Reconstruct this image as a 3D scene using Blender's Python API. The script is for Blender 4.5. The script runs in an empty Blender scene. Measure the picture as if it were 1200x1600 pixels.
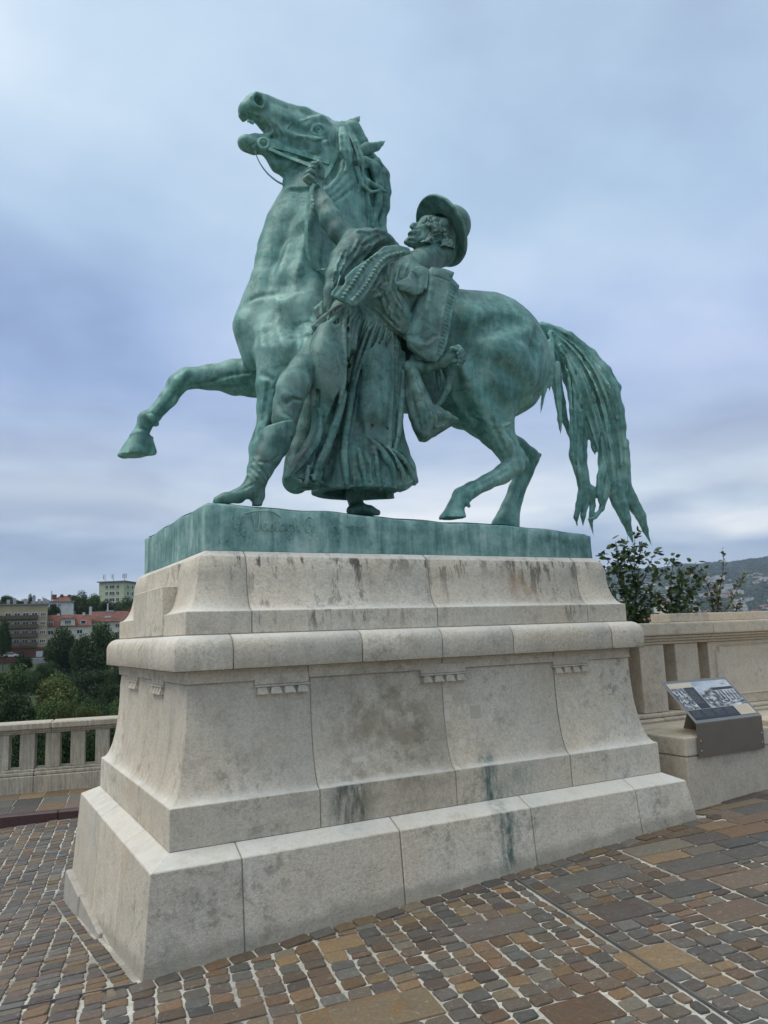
import bpy, bmesh, math, random
import numpy as np
from mathutils import Vector, Matrix
R_ = math.radians
SC = bpy.context.scene
COL = SC.collection

# ------------------------------------------------------------------ camera
F = 1210.683
CAM = np.array([-0.8498, -4.1757, 1.5589])
_y, _p, _r = R_(28.7465), R_(8.8975), R_(-2.0266)
FW = np.array([math.sin(_y)*math.cos(_p), math.cos(_y)*math.cos(_p), math.sin(_p)])
_r0 = np.array([math.cos(_y), -math.sin(_y), 0.0]); _u0 = np.cross(_r0, FW)
RT = _r0*math.cos(_r) + _u0*math.sin(_r)
UP = _u0*math.cos(_r) - _r0*math.sin(_r)
cd = bpy.data.cameras.new('camera'); cam = bpy.data.objects.new('camera', cd); COL.objects.link(cam)
cd.sensor_fit = 'VERTICAL'; cd.sensor_height = 24.0; cd.sensor_width = 18.0; cd.lens = F/1600*24.0
cd.clip_start = 0.1; cd.clip_end = 20000
m = Matrix(((RT[0], UP[0], -FW[0], CAM[0]), (RT[1], UP[1], -FW[1], CAM[1]), (RT[2], UP[2], -FW[2], CAM[2]), (0, 0, 0, 1)))
cam.matrix_world = m
SC.camera = cam

# ------------------------------------------------------------------ world, sun, exposure
SUN_EL, SUN_AZ = R_(60), R_(272)          # a veiled sun, high on the left
world = bpy.data.worlds.new('World'); SC.world = world; world.use_nodes = True
SC.view_settings.view_transform = 'Standard'; SC.view_settings.look = 'None'
SC.view_settings.gamma = 1.0; SC.view_settings.use_curve_mapping = False
SC.view_settings.exposure = 0.50

def world_nodes():
    nt = world.node_tree; nt.nodes.clear(); N = nt.nodes.new; L = nt.links.new
    out = N('ShaderNodeOutputWorld'); bg = N('ShaderNodeBackground'); L(bg.outputs[0], out.inputs[0])
    sky = N('ShaderNodeTexSky'); sky.sky_type = 'NISHITA'; sky.sun_disc = False
    sky.sun_elevation = SUN_EL; sky.sun_rotation = SUN_AZ; sky.air_density = 1.0; sky.dust_density = 2.0
    tc = N('ShaderNodeTexCoord')
    sep = N('ShaderNodeSeparateXYZ'); L(tc.outputs['Generated'], sep.inputs[0])
    # cloud deck seen from below: the direction is divided by its height, as a flat layer would be
    ab = N('ShaderNodeMath'); ab.operation = 'ABSOLUTE'; L(sep.outputs[2], ab.inputs[0])
    den = N('ShaderNodeMath'); den.operation = 'ADD'; L(ab.outputs[0], den.inputs[0]); den.inputs[1].default_value = 0.16
    dx = N('ShaderNodeMath'); dx.operation = 'DIVIDE'; L(sep.outputs[0], dx.inputs[0]); L(den.outputs[0], dx.inputs[1])
    dy = N('ShaderNodeMath'); dy.operation = 'DIVIDE'; L(sep.outputs[1], dy.inputs[0]); L(den.outputs[0], dy.inputs[1])
    cmb = N('ShaderNodeCombineXYZ'); L(dx.outputs[0], cmb.inputs[0]); L(dy.outputs[0], cmb.inputs[1])
    n1 = N('ShaderNodeTexNoise'); n1.inputs['Scale'].default_value = 0.75; n1.inputs['Detail'].default_value = 4; n1.inputs['Roughness'].default_value = 0.46
    n1.inputs['Distortion'].default_value = 0.3
    off = N('ShaderNodeVectorMath'); off.operation = 'ADD'; L(cmb.outputs[0], off.inputs[0]); off.inputs[1].default_value = (3.1, 1.7, 0.0)
    L(off.outputs[0], n1.inputs['Vector'])
    n2 = N('ShaderNodeTexNoise'); n2.inputs['Scale'].default_value = 1.9; n2.inputs['Detail'].default_value = 7; n2.inputs['Roughness'].default_value = 0.55
    L(off.outputs[0], n2.inputs['Vector'])
    mx = N('ShaderNodeMath'); mx.operation = 'MULTIPLY_ADD'; L(n2.outputs[0], mx.inputs[0]); mx.inputs[1].default_value = 0.40
    L(n1.outputs[0], mx.inputs[2])
    cr = N('ShaderNodeValToRGB'); L(mx.outputs[0], cr.inputs[0])
    e = cr.color_ramp.elements
    e[0].position = 0.53; e[0].color = (0.255, 0.345, 0.510, 1)
    e[1].position = 0.87; e[1].color = (0.50, 0.600, 0.735, 1)
    x = e.new(0.64); x.color = (0.320, 0.435, 0.605, 1)
    x = e.new(0.75); x.color = (0.395, 0.508, 0.665, 1)
    # overcast gradient with height, broken up by the clouds: pale near the horizon, a darker belt, paler aloft
    wob = N('ShaderNodeMath'); wob.operation = 'MULTIPLY_ADD'; L(n1.outputs[0], wob.inputs[0]); wob.inputs[1].default_value = 0.16; wob.inputs[2].default_value = -0.08
    zz = N('ShaderNodeMath'); zz.operation = 'ADD'; L(sep.outputs[2], zz.inputs[0]); L(wob.outputs[0], zz.inputs[1])
    gr = N('ShaderNodeValToRGB'); L(zz.outputs[0], gr.inputs[0])
    g = gr.color_ramp.elements
    g[0].position = 0.0; g[0].color = (1.06, 1.00, 0.88, 1)
    g[1].position = 1.0; g[1].color = (2.15, 1.86, 1.50, 1)
    for pos, c in ((0.045, (1.24, 1.10, 0.96, 1)), (0.095, (0.88, 0.84, 0.84, 1)), (0.150, (1.70, 1.42, 1.14, 1)), (0.205, (1.20, 1.07, 0.99, 1)), (0.30, (0.82, 0.81, 0.90, 1)), (0.37, (0.87, 0.87, 0.95, 1)), (0.47, (1.06, 1.05, 1.01, 1)), (0.68, (1.26, 1.20, 1.08, 1))):
        x = g.new(pos); x.color = c
    mul = N('ShaderNodeMix'); mul.data_type = 'RGBA'; mul.blend_type = 'MULTIPLY'; mul.inputs['Factor'].default_value = 1.0; mul.clamp_result = False
    L(cr.outputs[0], mul.inputs[6]); L(gr.outputs[0], mul.inputs[7])
    # a thin share of clear blue shows through the deck
    sc = N('ShaderNodeVectorMath'); sc.operation = 'SCALE'; L(mul.outputs[2], sc.inputs[0]); sc.inputs['Scale'].default_value = 9.6
    mix = N('ShaderNodeMix'); mix.data_type = 'RGBA'; mix.inputs['Factor'].default_value = 0.93; mix.clamp_result = False
    L(sky.outputs[0], mix.inputs[6]); L(sc.outputs[0], mix.inputs[7])
    L(mix.outputs[2], bg.inputs[0]); bg.inputs[1].default_value = 0.10
world_nodes()

sl = bpy.data.lights.new('sun', 'SUN'); sl.energy = 1.4; sl.angle = R_(40); sl.color = (1.0, 0.95, 0.87)
sun = bpy.data.objects.new('sun', sl); COL.objects.link(sun)
_sd = Vector((math.sin(SUN_AZ)*math.cos(SUN_EL), math.cos(SUN_AZ)*math.cos(SUN_EL), math.sin(SUN_EL)))
sun.rotation_euler = _sd.to_track_quat('Z', 'Y').to_euler(); sun.location = (-4, -6, 12)

# ------------------------------------------------------------------ surveying helpers (where a sighted point stands in the place)
def ray(u, v): return FW + RT*(u-600)/F - UP*(v-800)/F
def at(u, v, y):                      # the point of a sight line that lies on the vertical plane Y=y
    d = ray(u, v); return CAM + d*(y-CAM[1])/d[1]
def at_z(u, v, z):
    d = ray(u, v); return CAM + d*(z-CAM[2])/d[2]
def at_x(u, v, x):
    d = ray(u, v); return CAM + d*(x-CAM[0])/d[0]
def at_d(u, v, dist):
    d = ray(u, v); return CAM + d*(dist/math.hypot(d[0], d[1]))
def depth(p): return float((np.asarray(p)-CAM) @ FW)

# ------------------------------------------------------------------ object helpers
def tag(o, label=None, cat=None, group=None, kind=None):
    if label: o['label'] = label
    if cat: o['category'] = cat
    if group: o['group'] = group
    if kind: o['kind'] = kind
    return o
def empty(name, loc=(0, 0, 0), rz=0.0):
    o = bpy.data.objects.new(name, None); COL.objects.link(o); o.location = loc; o.rotation_euler = (0, 0, rz); o.empty_display_size = 0.1
    return o
def link(name, me, parent=None, mat=None):
    o = bpy.data.objects.new(name, me); COL.objects.link(o)
    if mat is not None and len(me.materials) == 0: me.materials.append(mat)
    if parent is not None:
        o.parent = parent
        if parent.parent is None and tuple(parent.location) != (0, 0, 0): pass
    return o
def mesh_np(name, V, Fc, smooth=True):
    me = bpy.data.meshes.new(name)
    V = np.asarray(V, np.float32)
    if isinstance(Fc, np.ndarray):
        n, k = Fc.shape
        me.vertices.add(len(V)); me.vertices.foreach_set('co', V.ravel())
        me.loops.add(n*k); me.loops.foreach_set('vertex_index', Fc.astype(np.int32).ravel())
        me.polygons.add(n); me.polygons.foreach_set('loop_start', np.arange(0, n*k, k, dtype=np.int32))
        me.polygons.foreach_set('loop_total', np.full(n, k, np.int32))
        me.update(calc_edges=True)
    else:
        me.from_pydata([tuple(map(float, v)) for v in V], [], Fc); me.update()
    if smooth: me.polygons.foreach_set('use_smooth', np.ones(len(me.polygons), bool))
    return me

class MB:
    """collects boxes, prisms, tubes into one mesh"""
    def __init__(s): s.V = []; s.F = []; s.S = []
    def add(s, V, Fc, smooth=False):
        n = len(s.V); s.V += [tuple(map(float, v)) for v in V]; s.F += [tuple(i+n for i in f) for f in Fc]; s.S += [smooth]*len(Fc)
    def box(s, x0, x1, y0, y1, z0, z1):
        V = [(x0, y0, z0), (x1, y0, z0), (x1, y1, z0), (x0, y1, z0), (x0, y0, z1), (x1, y0, z1), (x1, y1, z1), (x0, y1, z1)]
        s.add(V, [(0, 3, 2, 1), (4, 5, 6, 7), (0, 1, 5, 4), (1, 2, 6, 5), (2, 3, 7, 6), (3, 0, 4, 7)])
    def hexa(s, V):
        s.add(V, [(0, 3, 2, 1), (4, 5, 6, 7), (0, 1, 5, 4), (1, 2, 6, 5), (2, 3, 7, 6), (3, 0, 4, 7)])
    def tube(s, pts, rad, n=6, cap=True):
        pts = [np.asarray(p, float) for p in pts]; rad = list(rad) if hasattr(rad, '__len__') else [rad]*len(pts)
        V = []; Fc = []
        nrm = None
        for i, p in enumerate(pts):
            t = pts[min(i+1, len(pts)-1)] - pts[max(i-1, 0)]; t = t/(np.linalg.norm(t)+1e-12)
            if nrm is None:
                a = np.array([0, 0, 1.0]) if abs(t[2]) < .9 else np.array([1.0, 0, 0]); nrm = np.cross(t, a)
            nrm = nrm - t*(nrm@t); nrm /= np.linalg.norm(nrm)+1e-12; b = np.cross(t, nrm)
            for k in range(n):
                a = 2*math.pi*k/n; V.append(p + rad[i]*(math.cos(a)*nrm + math.sin(a)*b))
        for i in range(len(pts)-1):
            for k in range(n): Fc.append((i*n+k, i*n+(k+1) % n, (i+1)*n+(k+1) % n, (i+1)*n+k))
        if cap: Fc.append(tuple(range(n))[::-1]); Fc.append(tuple((len(pts)-1)*n+k for k in range(n)))
        s.add(V, Fc, True)
    def build(s, name, mat, parent=None, bevel=0.0, seg=1):
        me = bpy.data.meshes.new(name); me.from_pydata(s.V, [], s.F)
        me.polygons.foreach_set('use_smooth', s.S); me.update()
        if bevel > 0:
            bm = bmesh.new(); bm.from_mesh(me)
            bmesh.ops.bevel(bm, geom=[e for e in bm.edges if e.calc_face_angle(0) > 0.5], offset=bevel, segments=seg, affect='EDGES', profile=0.6)
            bm.to_mesh(me); bm.free()
        return link(name, me, parent, mat)

# ------------------------------------------------------------------ material helpers
class NT:
    def __init__(s, name):
        s.m = bpy.data.materials.new(name); s.m.use_nodes = True; s.t = s.m.node_tree
        s.b = s.t.nodes['Principled BSDF']; s.N = s.t.nodes.new; s.L = s.t.links.new
        s.tc = s.N('ShaderNodeTexCoord'); s.geo = s.N('ShaderNodeNewGeometry')
    def val(s, x): n = s.N('ShaderNodeValue'); n.outputs[0].default_value = x; return n.outputs[0]
    def setin(s, sock, v):
        if isinstance(v, bpy.types.NodeSocket): s.L(v, sock)
        elif isinstance(v, (tuple, list)): sock.default_value = tuple(v) + ((1,) if len(v) == 3 and sock.type == 'RGBA' else ())
        else: sock.default_value = v
    def noise(s, scale, detail=4, rough=.55, vec=None, dist=0.0, out=0):
        n = s.N('ShaderNodeTexNoise'); n.inputs['Scale'].default_value = scale; n.inputs['Detail'].default_value = detail
        n.inputs['Roughness'].default_value = rough; n.inputs['Distortion'].default_value = dist
        s.L(vec if vec is not None else s.pos(), n.inputs['Vector']); return n.outputs[out]
    def voro(s, scale, vec=None, feature='F1', out=0, rnd=1.0):
        n = s.N('ShaderNodeTexVoronoi'); n.feature = feature; n.inputs['Scale'].default_value = scale; n.inputs['Randomness'].default_value = rnd
        s.L(vec if vec is not None else s.pos(), n.inputs['Vector']); return n.outputs[out]
    def pos(s): return s.geo.outputs['Position']
    def scale(s, v, sx, sy, sz, loc=(0, 0, 0)):
        n = s.N('ShaderNodeMapping'); s.L(v, n.inputs[0]); n.inputs['Scale'].default_value = (sx, sy, sz); n.inputs['Location'].default_value = loc; return n.outputs[0]
    def math(s, op, a, b=0.0, c=None, clamp=False):
        n = s.N('ShaderNodeMath'); n.operation = op; n.use_clamp = clamp; s.setin(n.inputs[0], a); s.setin(n.inputs[1], b)
        if c is not None: s.setin(n.inputs[2], c)
        return n.outputs[0]
    def ramp(s, f, stops, interp='LINEAR'):
        n = s.N('ShaderNodeValToRGB'); s.L(f, n.inputs[0]); e = n.color_ramp.elements; n.color_ramp.interpolation = interp
        def c4(c): return (c, c, c, 1) if not hasattr(c, '__len__') else tuple(c)+(1,)
        e[0].position, e[0].color = stops[0][0], c4(stops[0][1]); e[1].position, e[1].color = stops[-1][0], c4(stops[-1][1])
        for p, c in stops[1:-1]: x = e.new(p); x.color = c4(c)
        return n.outputs[0]
    def mix(s, f, a, b, mode='MIX'):
        n = s.N('ShaderNodeMix'); n.data_type = 'RGBA'; n.blend_type = mode; s.setin(n.inputs[0], f); s.setin(n.inputs[6], a); s.setin(n.inputs[7], b); return n.outputs[2]
    def sep(s, v): n = s.N('ShaderNodeSeparateXYZ'); s.L(v, n.inputs[0]); return n.outputs
    def rnd(s): n = s.N('ShaderNodeObjectInfo'); return n.outputs['Random']
    def out(s, col=None, rough=0.8, bump=None, bs=0.3, bd=0.01, metal=None, spec=None):
        if col is not None: s.setin(s.b.inputs['Base Color'], col)
        s.setin(s.b.inputs['Roughness'], rough)
        if metal is not None: s.setin(s.b.inputs['Metallic'], metal)
        if spec is not None: s.setin(s.b.inputs['Specular IOR Level'], spec)
        if bump is not None:
            n = s.N('ShaderNodeBump'); s.L(bump, n.inputs['Height']); n.inputs['Strength'].default_value = bs; n.inputs['Distance'].default_value = bd
            s.L(n.outputs[0], s.b.inputs['Normal'])
        return s.m
def plain(name, col, rough=.7, metal=0.0, var=0.12, scale=8.0):
    t = NT(name); n = t.noise(scale, 4)
    a = tuple(c*(1-var) for c in col); b = tuple(min(1, c*(1+var)) for c in col)
    return t.out(t.ramp(n, [(.35, a), (.65, b)]), rough, metal=metal)
# ------------------------------------------------------------------ sculpting helpers: a signed distance field on a grid and its surface
class Field:
    def __init__(s, lo, hi, h):
        s.lo = np.array(lo, float); s.h = h; s.n = np.ceil((np.array(hi)-s.lo)/h).astype(int)+1
        s.D = np.full(tuple(s.n), 1.0, np.float32); s.smooth = 1; s.S = None
        s.ax = [(s.lo[i]+h*np.arange(s.n[i])).astype(np.float32) for i in range(3)]
    def win(s, lo, hi, pad):
        a = np.clip(np.floor((np.asarray(lo)-pad-s.lo)/s.h).astype(int), 0, s.n); b = np.clip(np.ceil((np.asarray(hi)+pad-s.lo)/s.h).astype(int)+1, 0, s.n)
        if np.any(b-a < 1): return None
        sl = tuple(slice(a[i], b[i]) for i in range(3))
        X = s.ax[0][sl[0]][:, None, None]; Y = s.ax[1][sl[1]][None, :, None]; Z = s.ax[2][sl[2]][None, None, :]
        return sl, X, Y, Z
    def blend(s, sl, d, k, sub):
        A = s.D[sl]
        if sub:
            d = -d
            h = np.maximum(k-np.abs(A-d), 0)/k if k > 0 else 0
            s.D[sl] = np.maximum(A, d) + (h*h*k*.25 if k > 0 else 0)
        else:
            h = np.maximum(k-np.abs(A-d), 0)/k if k > 0 else 0
            s.D[sl] = np.minimum(A, d) - (h*h*k*.25 if k > 0 else 0)
    def cone(s, p, q, r1, r2, k=.03, sub=False, sy=1.0):
        p = np.asarray(p, float); q = np.asarray(q, float); rm = max(r1, r2)
        w = s.win(np.minimum(p, q)-rm*max(1, sy), np.maximum(p, q)+rm*max(1, sy), k+3*s.h)
        if w is None: return
        sl, X, Y, Z = w
        ax, ay, az = p; d = q-p; L2 = float(d@d)+1e-12
        # squash along y about the segment
        px = X-ax; py = Y-ay; pz = Z-az
        t = np.clip((px*d[0]+py*d[1]+pz*d[2])/L2, 0, 1)
        ex = px-t*d[0]; ey = (py-t*d[1])/sy; ez = pz-t*d[2]
        dist = np.sqrt(ex*ex+ey*ey+ez*ez) - (r1+(r2-r1)*t)
        s.blend(sl, dist.astype(np.float32), k, sub)
    def ell(s, c, rad, k=.05, rot=None, sub=False):
        c = np.asarray(c, float); rad = np.asarray(rad, float); rm = rad.max()
        w = s.win(c-rm, c+rm, k+3*s.h)
        if w is None: return
        sl, X, Y, Z = w
        x = X-c[0]; y = Y-c[1]; z = Z-c[2]
        if rot is not None:
            M = rot  # rows: local axes
            x, y, z = (M[0][0]*x+M[0][1]*y+M[0][2]*z, M[1][0]*x+M[1][1]*y+M[1][2]*z, M[2][0]*x+M[2][1]*y+M[2][2]*z)
        k0 = np.sqrt((x/rad[0])**2+(y/rad[1])**2+(z/rad[2])**2); k1 = np.sqrt((x/rad[0]**2)**2+(y/rad[1]**2)**2+(z/rad[2]**2)**2)
        dist = k0*(k0-1)/np.maximum(k1, 1e-6)
        s.blend(sl, dist.astype(np.float32), k, sub)
    def plane_cut(s, c, n, rad):
        """cut away everything on the +n side of the plane through c, within a ball"""
        c = np.asarray(c, float); n = np.asarray(n, float); n = n/np.linalg.norm(n)
        w = s.win(c-rad, c+rad, 0)
        if w is None: return
        sl, X, Y, Z = w
        d = (X-c[0])*n[0]+(Y-c[1])*n[1]+(Z-c[2])*n[2]
        b = np.sqrt((X-c[0])**2+(Y-c[1])**2+(Z-c[2])**2)-rad
        s.D[sl] = np.maximum(s.D[sl], -np.maximum(-d, b).astype(np.float32))
    def snap(s): s.S = s.D.copy()
    def noise(s, amp, scale, seed=0, oct=2):
        """gentle unevenness of a modelled surface"""
        rng = np.random.default_rng(seed)
        for o in range(oct):
            sc = scale/(2**o); shp = [int((s.n[i]*s.h)/sc)+3 for i in range(3)]
            G = rng.uniform(-1, 1, shp).astype(np.float32)
            out = G
            for i in range(3):
                f = (s.ax[i]-s.lo[i])/sc; a = np.floor(f).astype(int); t = (f-a).astype(np.float32); t = t*t*(3-2*t)
                shape = [1, 1, 1]; shape[i] = len(f); t = t.reshape(shape)
                out = np.take(out, a, axis=i)*(1-t)+np.take(out, a+1, axis=i)*t
            s.D += out*(amp/(1.6**o))
    def mesh(s, name):
        D = s.D; nx, ny, nz = D.shape; inside = D < 0
        c = inside[:-1, :-1, :-1].astype(np.int8)
        cnt = np.zeros((nx-1, ny-1, nz-1), np.int8)
        for i in (0, 1):
            for j in (0, 1):
                for k in (0, 1): cnt += inside[i:nx-1+i, j:ny-1+j, k:nz-1+k]
        act = (cnt > 0) & (cnt < 8)
        I, J, K = np.nonzero(act)
        idx = np.full(act.shape, -1, np.int32); idx[I, J, K] = np.arange(len(I))
        S = np.zeros((len(I), 3)); W = np.zeros(len(I))
        cor = [(i, j, k) for i in (0, 1) for j in (0, 1) for k in (0, 1)]
        for a in range(8):
            for b in range(a+1, 8):
                ca, cb = cor[a], cor[b]
                if sum(abs(ca[i]-cb[i]) for i in range(3)) != 1: continue
                da = D[I+ca[0], J+ca[1], K+ca[2]].astype(float); db = D[I+cb[0], J+cb[1], K+cb[2]].astype(float)
                m_ = (da < 0) != (db < 0); t = np.where(m_, da/np.where(m_, da-db, 1), 0)
                pa = np.array(ca, float); pb = np.array(cb, float)
                S += m_[:, None]*(pa+(pb-pa)*t[:, None]); W += m_
        V = (S/W[:, None]+np.stack([I, J, K], 1))*s.h+s.lo
        Q = []
        for ax in range(3):
            sl0 = [slice(1, -1)]*3; sl1 = [slice(1, -1)]*3; sl0[ax] = slice(0, -1); sl1[ax] = slice(1, None)
            a = inside[tuple(sl0)]; b = inside[tuple(sl1)]
            E = np.argwhere(a != b); sgn = a[tuple(E.T)]
            off = np.array([1, 1, 1]); off[ax] = 0; E = E+off
            o1, o2 = (ax+1) % 3, (ax+2) % 3
            def cell(d1, d2):
                e = E.copy(); e[:, o1] -= d1; e[:, o2] -= d2; return idx[e[:, 0], e[:, 1], e[:, 2]]
            q = np.stack([cell(1, 1), cell(0, 1), cell(0, 0), cell(1, 0)], 1)
            q = np.where(sgn[:, None], q, q[:, ::-1]); Q.append(q)
        Q = np.concatenate(Q); Q = Q[(Q >= 0).all(1)]
        # two rounds of light smoothing take the grid out of the surface
        for _ in range(s.smooth):
            acc = np.zeros_like(V); n_ = np.zeros(len(V))
            for a in range(4):
                b = (a+1) % 4
                np.add.at(acc, Q[:, a], V[Q[:, b]]); np.add.at(n_, Q[:, a], 1)
                np.add.at(acc, Q[:, b], V[Q[:, a]]); np.add.at(n_, Q[:, b], 1)
            V = V*.5+.5*acc/np.maximum(n_, 1)[:, None]
        return mesh_np(name, V, Q)
# strokes given as (u, v, y, r): where it is sighted, its distance from the viewer as world y, its radius in sighted units
def pt(a): return at(a[0], a[1], a[2])
def rad(a): return a[3]*depth(pt(a))/F
def fine(st, step=26):
    """resample a stroke with a Catmull-Rom curve"""
    st = [tuple(map(float, a)) for a in st]
    if len(st) < 3: return st
    out = []
    for i in range(len(st)-1):
        p0 = np.array(st[max(i-1, 0)]); p1 = np.array(st[i]); p2 = np.array(st[i+1]); p3 = np.array(st[min(i+2, len(st)-1)])
        n = max(1, int(np.hypot(*(p2-p1)[:2])/step))
        for j in range(n):
            t = j/n; out.append(tuple(.5*((2*p1)+(-p0+p2)*t+(2*p0-5*p1+4*p2-p3)*t*t+(-p0+3*p1-3*p2+p3)*t**3)))
    out.append(st[-1]); return [(a[0], a[1], a[2], max(a[3], .3)) for a in out]
def stroke(f, st, k=.03, sub=False, sy=1.0, smooth=True):
    st = fine(st) if smooth else st
    for a, b in zip(st[:-1], st[1:]): f.cone(pt(a), pt(b), rad(a), rad(b), k, sub, sy)
def ball(f, u, v, y, rx, ry, rz, k=.05, rot=None, sub=False):
    """ellipsoid, radii in metres; rot = degrees of tilt in the x-z plane, seen from the front (anticlockwise positive)"""
    M = None
    if rot is not None:
        a = R_(rot); M = ((math.cos(a), 0, math.sin(a)), (0, 1, 0), (-math.sin(a), 0, math.cos(a)))
    f.ell(at(u, v, y), (rx, ry, rz), k, M, sub)
def surf(f, u, v):
    """first point of the modelled surface met by a sight line"""
    d = ray(u, v); d = d/np.linalg.norm(d)
    t0 = (f.lo[1]-CAM[1])/d[1]; t1 = (f.lo[1]+f.h*f.n[1]-CAM[1])/d[1]
    t = np.arange(t0, t1, f.h*.5); p = CAM+t[:, None]*d
    i = np.round((p-f.lo)/f.h).astype(int); ok = ((i >= 0) & (i < f.n)).all(1)
    if not ok.any(): return None
    i = i[ok]; t = t[ok]; A_ = f.D if f.S is None else f.S; D = A_[i[:, 0], i[:, 1], i[:, 2]]; k = np.nonzero(D < 0)[0]
    if len(k) == 0: return None
    k = k[0]
    tt = t[k] - (f.h*.5*(-D[k])/(D[k-1]-D[k]+1e-6) if k > 0 and D[k-1] > 0 else 0)
    return CAM+tt*d
def sstroke(f, st, sub=False, k=.012, off=None, step=12, maxjump=.06):
    """stroke drawn on the surface: (u, v, r) with r in sighted units; off = how far its axis lies behind the surface, in radii"""
    if off is None: off = -.1 if sub else .35
    P = fine([(a[0], a[1], 0, a[2]) for a in st], step); Q = []
    for a in P:
        s_ = surf(f, a[0], a[1])
        if s_ is None: Q.append(None); continue
        d = (s_-CAM)/np.linalg.norm(s_-CAM); r = a[3]*depth(s_)/F; Q.append((s_+d*off*r, r))
    for a, b in zip(Q[:-1], Q[1:]):
        if a is None or b is None: continue
        if abs(a[0][1]-b[0][1]) > maxjump+2*np.hypot(a[0][0]-b[0][0], a[0][2]-b[0][2]): continue
        f.cone(a[0], b[0], a[1], b[1], k, sub)
def slab(f, P_, th=.012, k=.015, puff=0.0, lim=.06, sub=False, curve=None):
    """sheet of cloth or leather: outline (u, v, y), half thickness th, a little fuller towards its middle"""
    V = np.array([at(*p) for p in P_]); A = np.c_[np.ones(len(V)), V[:, 0], V[:, 2]]
    co, *_ = np.linalg.lstsq(A, V[:, 1], rcond=None)
    w = f.win(V.min(0)-th-puff, V.max(0)+th+puff, k+3*f.h+.05)
    if w is None: return
    sl, X, Y, Z = w
    x = X[:, 0, :]; z = Z[:, 0, :]; x, z = np.broadcast_arrays(x, z)
    d = np.full(x.shape, 1e9); sg = np.ones(x.shape); n = len(V)
    for i in range(n):
        a = V[i][[0, 2]]; b = V[i-1][[0, 2]]; ex, ez = b-a; wx = x-a[0]; wz = z-a[1]
        t = np.clip((wx*ex+wz*ez)/(ex*ex+ez*ez+1e-12), 0, 1); d = np.minimum(d, (wx-ex*t)**2+(wz-ez*t)**2)
        c1 = z >= a[1]; c2 = z < b[1]; c3 = ex*wz > ez*wx
        fl = (c1 & c2 & c3) | (~c1 & ~c2 & ~c3); sg = np.where(fl, -sg, sg)
    d2 = (np.sqrt(d)*sg).astype(np.float32)
    pl = co[0]+co[1]*x+co[2]*z; g = 1/math.sqrt(1+co[1]**2+co[2]**2)
    inn = np.clip(-d2, 0, lim)
    dy = (np.abs(Y-pl[:, None, :])*g-(th*.5+puff*np.sin(inn/lim*math.pi/2))[:, None, :]).astype(np.float32)
    dd = (d2+th*.5)[:, None, :]
    dist = np.minimum(np.maximum(dd, dy), 0)+np.sqrt(np.maximum(dd, 0)**2+np.maximum(dy, 0)**2)-th*.5
    f.blend(sl, dist.astype(np.float32), k, sub)
# ------------------------------------------------------------------ materials
def bronze(name='verdigris_bronze', grey=.14, mul=1.0, crust=.50):
    t = NT(name); p = t.pos()
    big = t.noise(1.6, 5, .6); mid = t.noise(7, 6, .65); st = t.noise(3.0, 5, .65, t.scale(p, 6, 6, .7)); fineg = t.noise(60, 3, .6)
    a = t.math('MULTIPLY_ADD', mid, .45, t.math('MULTIPLY', big, .55))
    a = t.math('MULTIPLY_ADD', st, .30, t.math('MULTIPLY', a, .90))
    col = t.ramp(a, [(q_, tuple(c*mul for c in c_)) for q_, c_ in [(.37, (.010, .034, .029)), (.45, (.030, .098, .085)), (.525, (.062, .185, .162)), (.60, (.120, .290, .252)), (.70, (.24, .42, .365))]])
    gy = t.ramp(t.noise(4.2, 6, .68, t.scale(p, 1, 1, 1, (5, 3, 9))), [(.40, 0.0), (.64, 1.0)]); col = t.mix(t.math('MULTIPLY', gy, grey), col, (.165*mul, .185*mul, .160*mul))
    # hollows darkened with shade put into the colour; rubbed edges are pale
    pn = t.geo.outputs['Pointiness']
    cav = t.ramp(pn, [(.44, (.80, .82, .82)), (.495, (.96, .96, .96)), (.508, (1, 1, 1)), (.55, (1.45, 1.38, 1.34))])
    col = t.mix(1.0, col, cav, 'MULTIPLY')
    dk = t.ramp(t.noise(9, 7, .78, dist=.6), [(.50, 0.0), (.66, crust)])
    col = t.mix(dk, col, (.022, .040, .036)); sc_ = t.ramp(t.noise(34, 5, .8), [(.60, 0.0), (.70, .22)]); col = t.mix(sc_, col, (.30, .38, .34))
    rg = t.ramp(mid, [(.3, .42), (.7, .66)])
    h = t.math('MULTIPLY_ADD', fineg, .35, mid)
    return t.out(col, rg, h, .28, .012, metal=.12, spec=.5)
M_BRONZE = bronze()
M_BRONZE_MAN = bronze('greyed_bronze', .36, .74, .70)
def bronze_slab():
    t = NT('streaked_bronze'); p = t.pos()
    st = t.noise(3, 6, .65, t.scale(p, 4, 4, .5), .8); mid = t.noise(3.5, 6, .68)
    a = t.math('MULTIPLY_ADD', st, .42, t.math('MULTIPLY', mid, .72))
    col = t.ramp(a, [(.36, (.030, .070, .064)), (.45, (.080, .175, .158)), (.53, (.145, .275, .248)), (.61, (.24, .39, .35)), (.70, (.38, .50, .455))])
    dk = t.ramp(t.noise(9, 6, .75, t.scale(p, 4, 4, 1)), [(.60, 0.0), (.70, .75)]); col = t.mix(dk, col, (.020, .028, .025))
    return t.out(col, t.ramp(mid, [(.3, .5), (.7, .7)]), t.noise(40, 4, .7), .3, .02, metal=.1, spec=.4)
M_BRONZE_SLAB = bronze_slab()
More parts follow.
